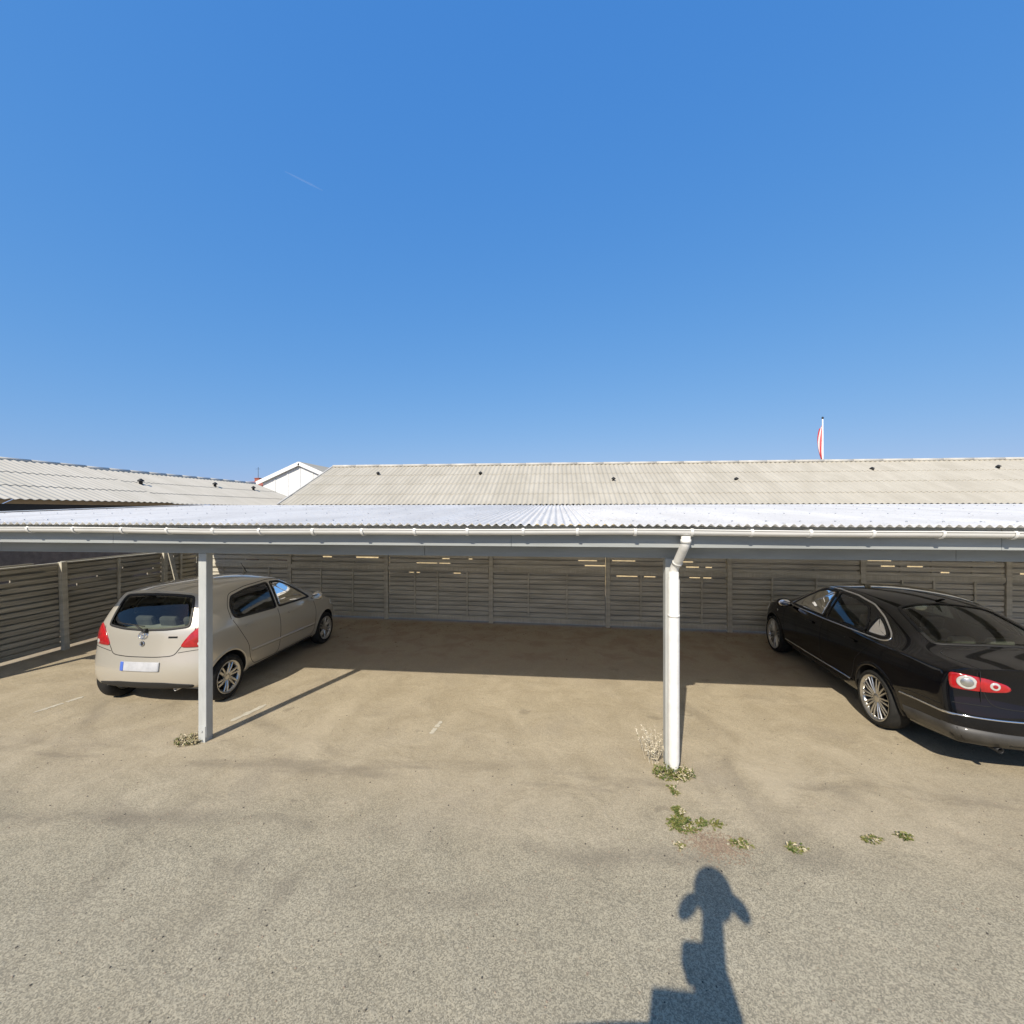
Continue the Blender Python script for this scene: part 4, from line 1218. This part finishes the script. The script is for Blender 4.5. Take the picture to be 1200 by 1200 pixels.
# the photographer's survey car, just below the frame: its mast shadow falls on the asphalt
sv = copy_tree(hb); sv['label'] = 'silver survey car with roof mast, seen only by its shadow on the asphalt'
sv['category'] = 'car'; sv.name = 'survey_car'
for ch_ in list(sv.children):
    if ch_.name.startswith(('aerial', 'rear_wiper')): bpy.data.objects.remove(ch_)
SV_LOC, SV_ROT = Vector((.24, -.01, 0)), R(99)
sv.location = SV_LOC; sv.rotation_euler = (0, 0, SV_ROT)
RV = -.20
SVM = (Matrix.Translation(SV_LOC) @ Matrix.Rotation(SV_ROT, 4, 'Z')).inverted()
def W2L(p): return SVM @ Vector(p)             # world to survey-car space
def wb(bm, x0, x1, y0, y1, z0, z1, bev=.01): bx(bm, x0, x1, y0, y1, z0, z1, bev, 0, SVM)
bm = bmesh.new()
wb(bm, -.30, .15, RV - .16, RV + .10, 1.49, 1.95); wb(bm, -.29, .10, RV - .15, RV + .09, 1.9, 2.155)
wb(bm, -.26, -.20, RV - .03, RV + .03, 2.13, 2.21)
tube(bm, [W2L((.01, RV, 2.15)), W2L((.0, RV, 2.35)), W2L((0.0, RV, 2.75))], [.12, .066, .058], 18)
wb(bm, -.165, -.03, RV - .08, RV + .06, 2.30, 2.43, .025)
mast = from_bm('camera_mast', bm, M['rigwhite'], sv)
bm = bmesh.new()
ellipsoid(bm, W2L((.01, RV, 2.77)), (.13, .12, .16), 20, 14)
for s_, dz, dx in ((-1, .01, .155), (1, .02, .155)):
    M4 = SVM @ Matrix.Translation((s_ * dx + .01, RV, 2.66 + dz)) @ Matrix.Rotation(s_ * -.55, 4, 'Y')
    ellipsoid(bm, (0, 0, 0), (.045, .05, .095), 14, 10, M4)
from_bm('camera_head', bm, M['rigwhite'], mast)

# ------------------------------------------------------------------ weeds, leaf litter, pebbles
def leafquad(bm, p, d, L, wd, droop=.3, mat=0):
    d = Vector(d).normalized(); s_ = d.cross(Vector((0, 0, 1)))
    if s_.length < .01: s_ = Vector((1, 0, 0))
    s_.normalize(); p = Vector(p); m_ = p + d * L * .5; e = p + d * L - Vector((0, 0, L * droop))
    vs = [bm.verts.new(q) for q in (p, m_ + s_ * wd, e, m_ - s_ * wd)]
    f = bm.faces.new(vs); f.material_index = mat

def weed(loc, rad, h, n, label, seed, dry=.15, sx=1., sy=1.):
    r = random.Random(seed); bm = bmesh.new()
    for i in range(n):
        a = r.uniform(0, 2 * math.pi); q = rad * math.sqrt(r.random())
        p = Vector((q * math.cos(a) * sx, q * math.sin(a) * sy, 0)); hh = h * (.35 + .8 * r.random()) * (1 - .5 * q / rad)
        m_ = 1 if r.random() < dry else 0
        if r.random() < .45:
            leafquad(bm, p, (r.uniform(-.7, .7), r.uniform(-.7, .7), 1), hh * 1.2, .003 + .004 * r.random(), .1, m_)
        else:
            for k in range(3):
                leafquad(bm, p + Vector((r.uniform(-.015, .015), r.uniform(-.015, .015), hh * r.random() * .8)), (r.uniform(-1, 1), r.uniform(-1, 1), r.uniform(0, .6)), .018 + .03 * r.random(), .005 + .007 * r.random(), .35, m_)
    o = from_bm('weed_clump', bm, [M['leaf'], M['leaf_dry']], recalc=False); o.location = loc
    return tag(o, label, 'weed', 'weeds growing through the asphalt')

def gp(px_, py_):
    """ground point of the photograph in site coordinates"""
    D = CAM_H * 503.46 / (py_ - 600); X = (px_ - 600) / 503.46 * D
    c, s = math.cos(R(5.8)), math.sin(R(5.8)); return (X * c - D * s, X * s + D * c, 0)
weed((1.11, 4.22, 0), .14, .12, 250, 'green weeds crowded round the foot of the downpipe', 1, .3, 1.35, .8)
# tall dried stalks with pale seed heads
r_ = random.Random(21); bm = bmesh.new()
for i in range(26):
    p = Vector((r_.gauss(0, .035), r_.gauss(0, .03), 0)); tip = p + Vector((r_.gauss(-.03, .05), r_.gauss(0, .05), r_.uniform(.14, .33)))
    tube(bm, [p, p.lerp(tip, .5) + Vector((.008, 0, .01)), tip], [.0025, .002, .0012], 5, 1, False)
    for k in range(16):
        q = p.lerp(tip, r_.uniform(.35, 1.02)); leafquad(bm, q, (r_.uniform(-1, 1), r_.uniform(-1, 1), r_.uniform(-.2, 1)), r_.uniform(.015, .035), r_.uniform(.004, .009), .2, 1 if r_.random() < .93 else 0)
o = from_bm('weed_clump', bm, [M['leaf'], M['leaf_pale']], recalc=False); o.location = gp(766, 893)
tag(o, 'tall dried pale weed stalks just left of the downpipe foot', 'weed', 'weeds growing through the asphalt')
weed(gp(789, 926), .05, .03, 40, 'sparse sprouts between the downpipe foot and the flat weed patch', 22, .4, .5, 1.6)
weed(gp(795, 952), .05, .05, 60, 'upright little weed at the top of the flat weed patch', 23, .15, .6, 1.2)
weed(gp(222, 869), .11, .10, 230, 'dry straw coloured tuft left of the left carport post', 3, .75, 1.3, 1)
weed(gp(800, 968), .09, .05, 130, 'flat green weed in front of the downpipe, nearest of the larger patches', 4, .1, 1.3, 1)
weed(gp(832, 966), .06, .04, 70, 'slim green weed strip running right from the flat weed patch', 5, .15, 1.9, .6)
weed(gp(868, 990), .05, .035, 50, 'small weed at the right end of the sandy patch', 6, .2, 1.4, .8)
weed(gp(796, 990), .035, .03, 26, 'tiny sprout on the left edge of the sandy patch', 7, .2)
weed(gp(933, 995), .045, .04, 45, 'small lone weed right of the sandy patch, leftmost of three in a row', 8, .2, 1.4, .9)
weed(gp(1023, 984), .045, .03, 42, 'low weed in the middle of the row of three at the right', 9, .3, 1.6, .6)
weed(gp(1061, 981), .04, .035, 44, 'small weed at the right end of the row of three', 10, .2, 1.2, .8)

def scatter(name, n, fn, mat, label, cat, leaf=True, seed=5, sz=(.012, .03)):
    r = random.Random(seed); bm = bmesh.new()
    for i in range(n):
        x_, y_ = fn(r); s_ = r.uniform(*sz); a = r.uniform(0, 6.28)
        if leaf:
            t = Matrix.Translation((x_, y_, .006 + .006 * r.random())) @ Matrix.Rotation(a, 4, 'Z') @ Matrix.Rotation(r.uniform(-.35, .35), 4, 'X') 
            vs = [bm.verts.new(t @ Vector(q)) for q in ((-s_, 0, 0), (0, s_ * .5, .004), (s_, 0, 0), (0, -s_ * .5, .004))]; bm.faces.new(vs)
        else:
            t = Matrix.Translation((x_, y_, s_ * .2)) @ Matrix.Rotation(a, 4, 'Z') @ Matrix.Diagonal((s_, s_ * r.uniform(.6, 1), s_ * .55, 1))
            bmesh.ops.create_icosphere(bm, subdivisions=1, radius=1, matrix=t)
    return tag(from_bm(name, bm, mat), label, cat, None, 'stuff')
scatter('leaf_litter', 700, lambda r: (r.uniform(-8.5, 8), 9.45 - abs(r.gauss(0, .75))), M['litter'], 'dead brown leaves drifted along the foot of the back fence', 'leaf litter', seed=3)
cx, cy, _ = gp(838, 990)
scatter('gravel', 1100, lambda r: (r.gauss(cx, .11), r.gauss(cy, .07)), M['gravel'], 'reddish loose gravel on the sandy patch beside the weeds', 'gravel', False, 4, (.003, .008))
scatter('pebbles', 1500, lambda r: (r.uniform(-7, 7), 1.7 + 5 * r.random() ** 1.7), M['stone'], 'scattered small pale pebbles on the asphalt', 'pebbles', False, 6, (.003, .008))
scatter('pebbles', 700, lambda r: (r.uniform(-6, 6), 1.7 + 4 * r.random() ** 1.5), M['grit'], 'scattered dark chips of stone on the asphalt', 'pebbles', False, 16, (.003, .008))

# vapour trail high in the sky
def skyp(px_, py_, D):
    X, Zt = (px_ - 600) / 503.46, -(py_ - 600) / 503.46
    c, s = math.cos(R(5.8)), math.sin(R(5.8)); return Vector((D * (X * c - s), D * (X * s + c), CAM_H + D * Zt))
m = bpy.data.materials.new('thin_vapour'); m.use_nodes = True; t = m.node_tree; t.nodes.clear(); N = NT(t)
out = N.n('OutputMaterial'); mx = N.n('MixShader'); mx.inputs[0].default_value = .035
N.l(N.n('BsdfTransparent').outputs[0], mx.inputs[1]); N.l(N.n('BsdfDiffuse', Color=(.9, .9, .9, 1)).outputs[0], mx.inputs[2]); N.l(mx.outputs[0], out.inputs[0])
bm = bmesh.new(); a_, b_ = skyp(334, 201, 2600), skyp(378, 223, 2600)
tube(bm, [a_, a_.lerp(b_, .3), a_.lerp(b_, .7), b_], [2, 5, 6, 2], 8)
tag(from_bm('vapour_trail', bm, m), 'short faint vapour trail in the blue sky', 'vapour trail')
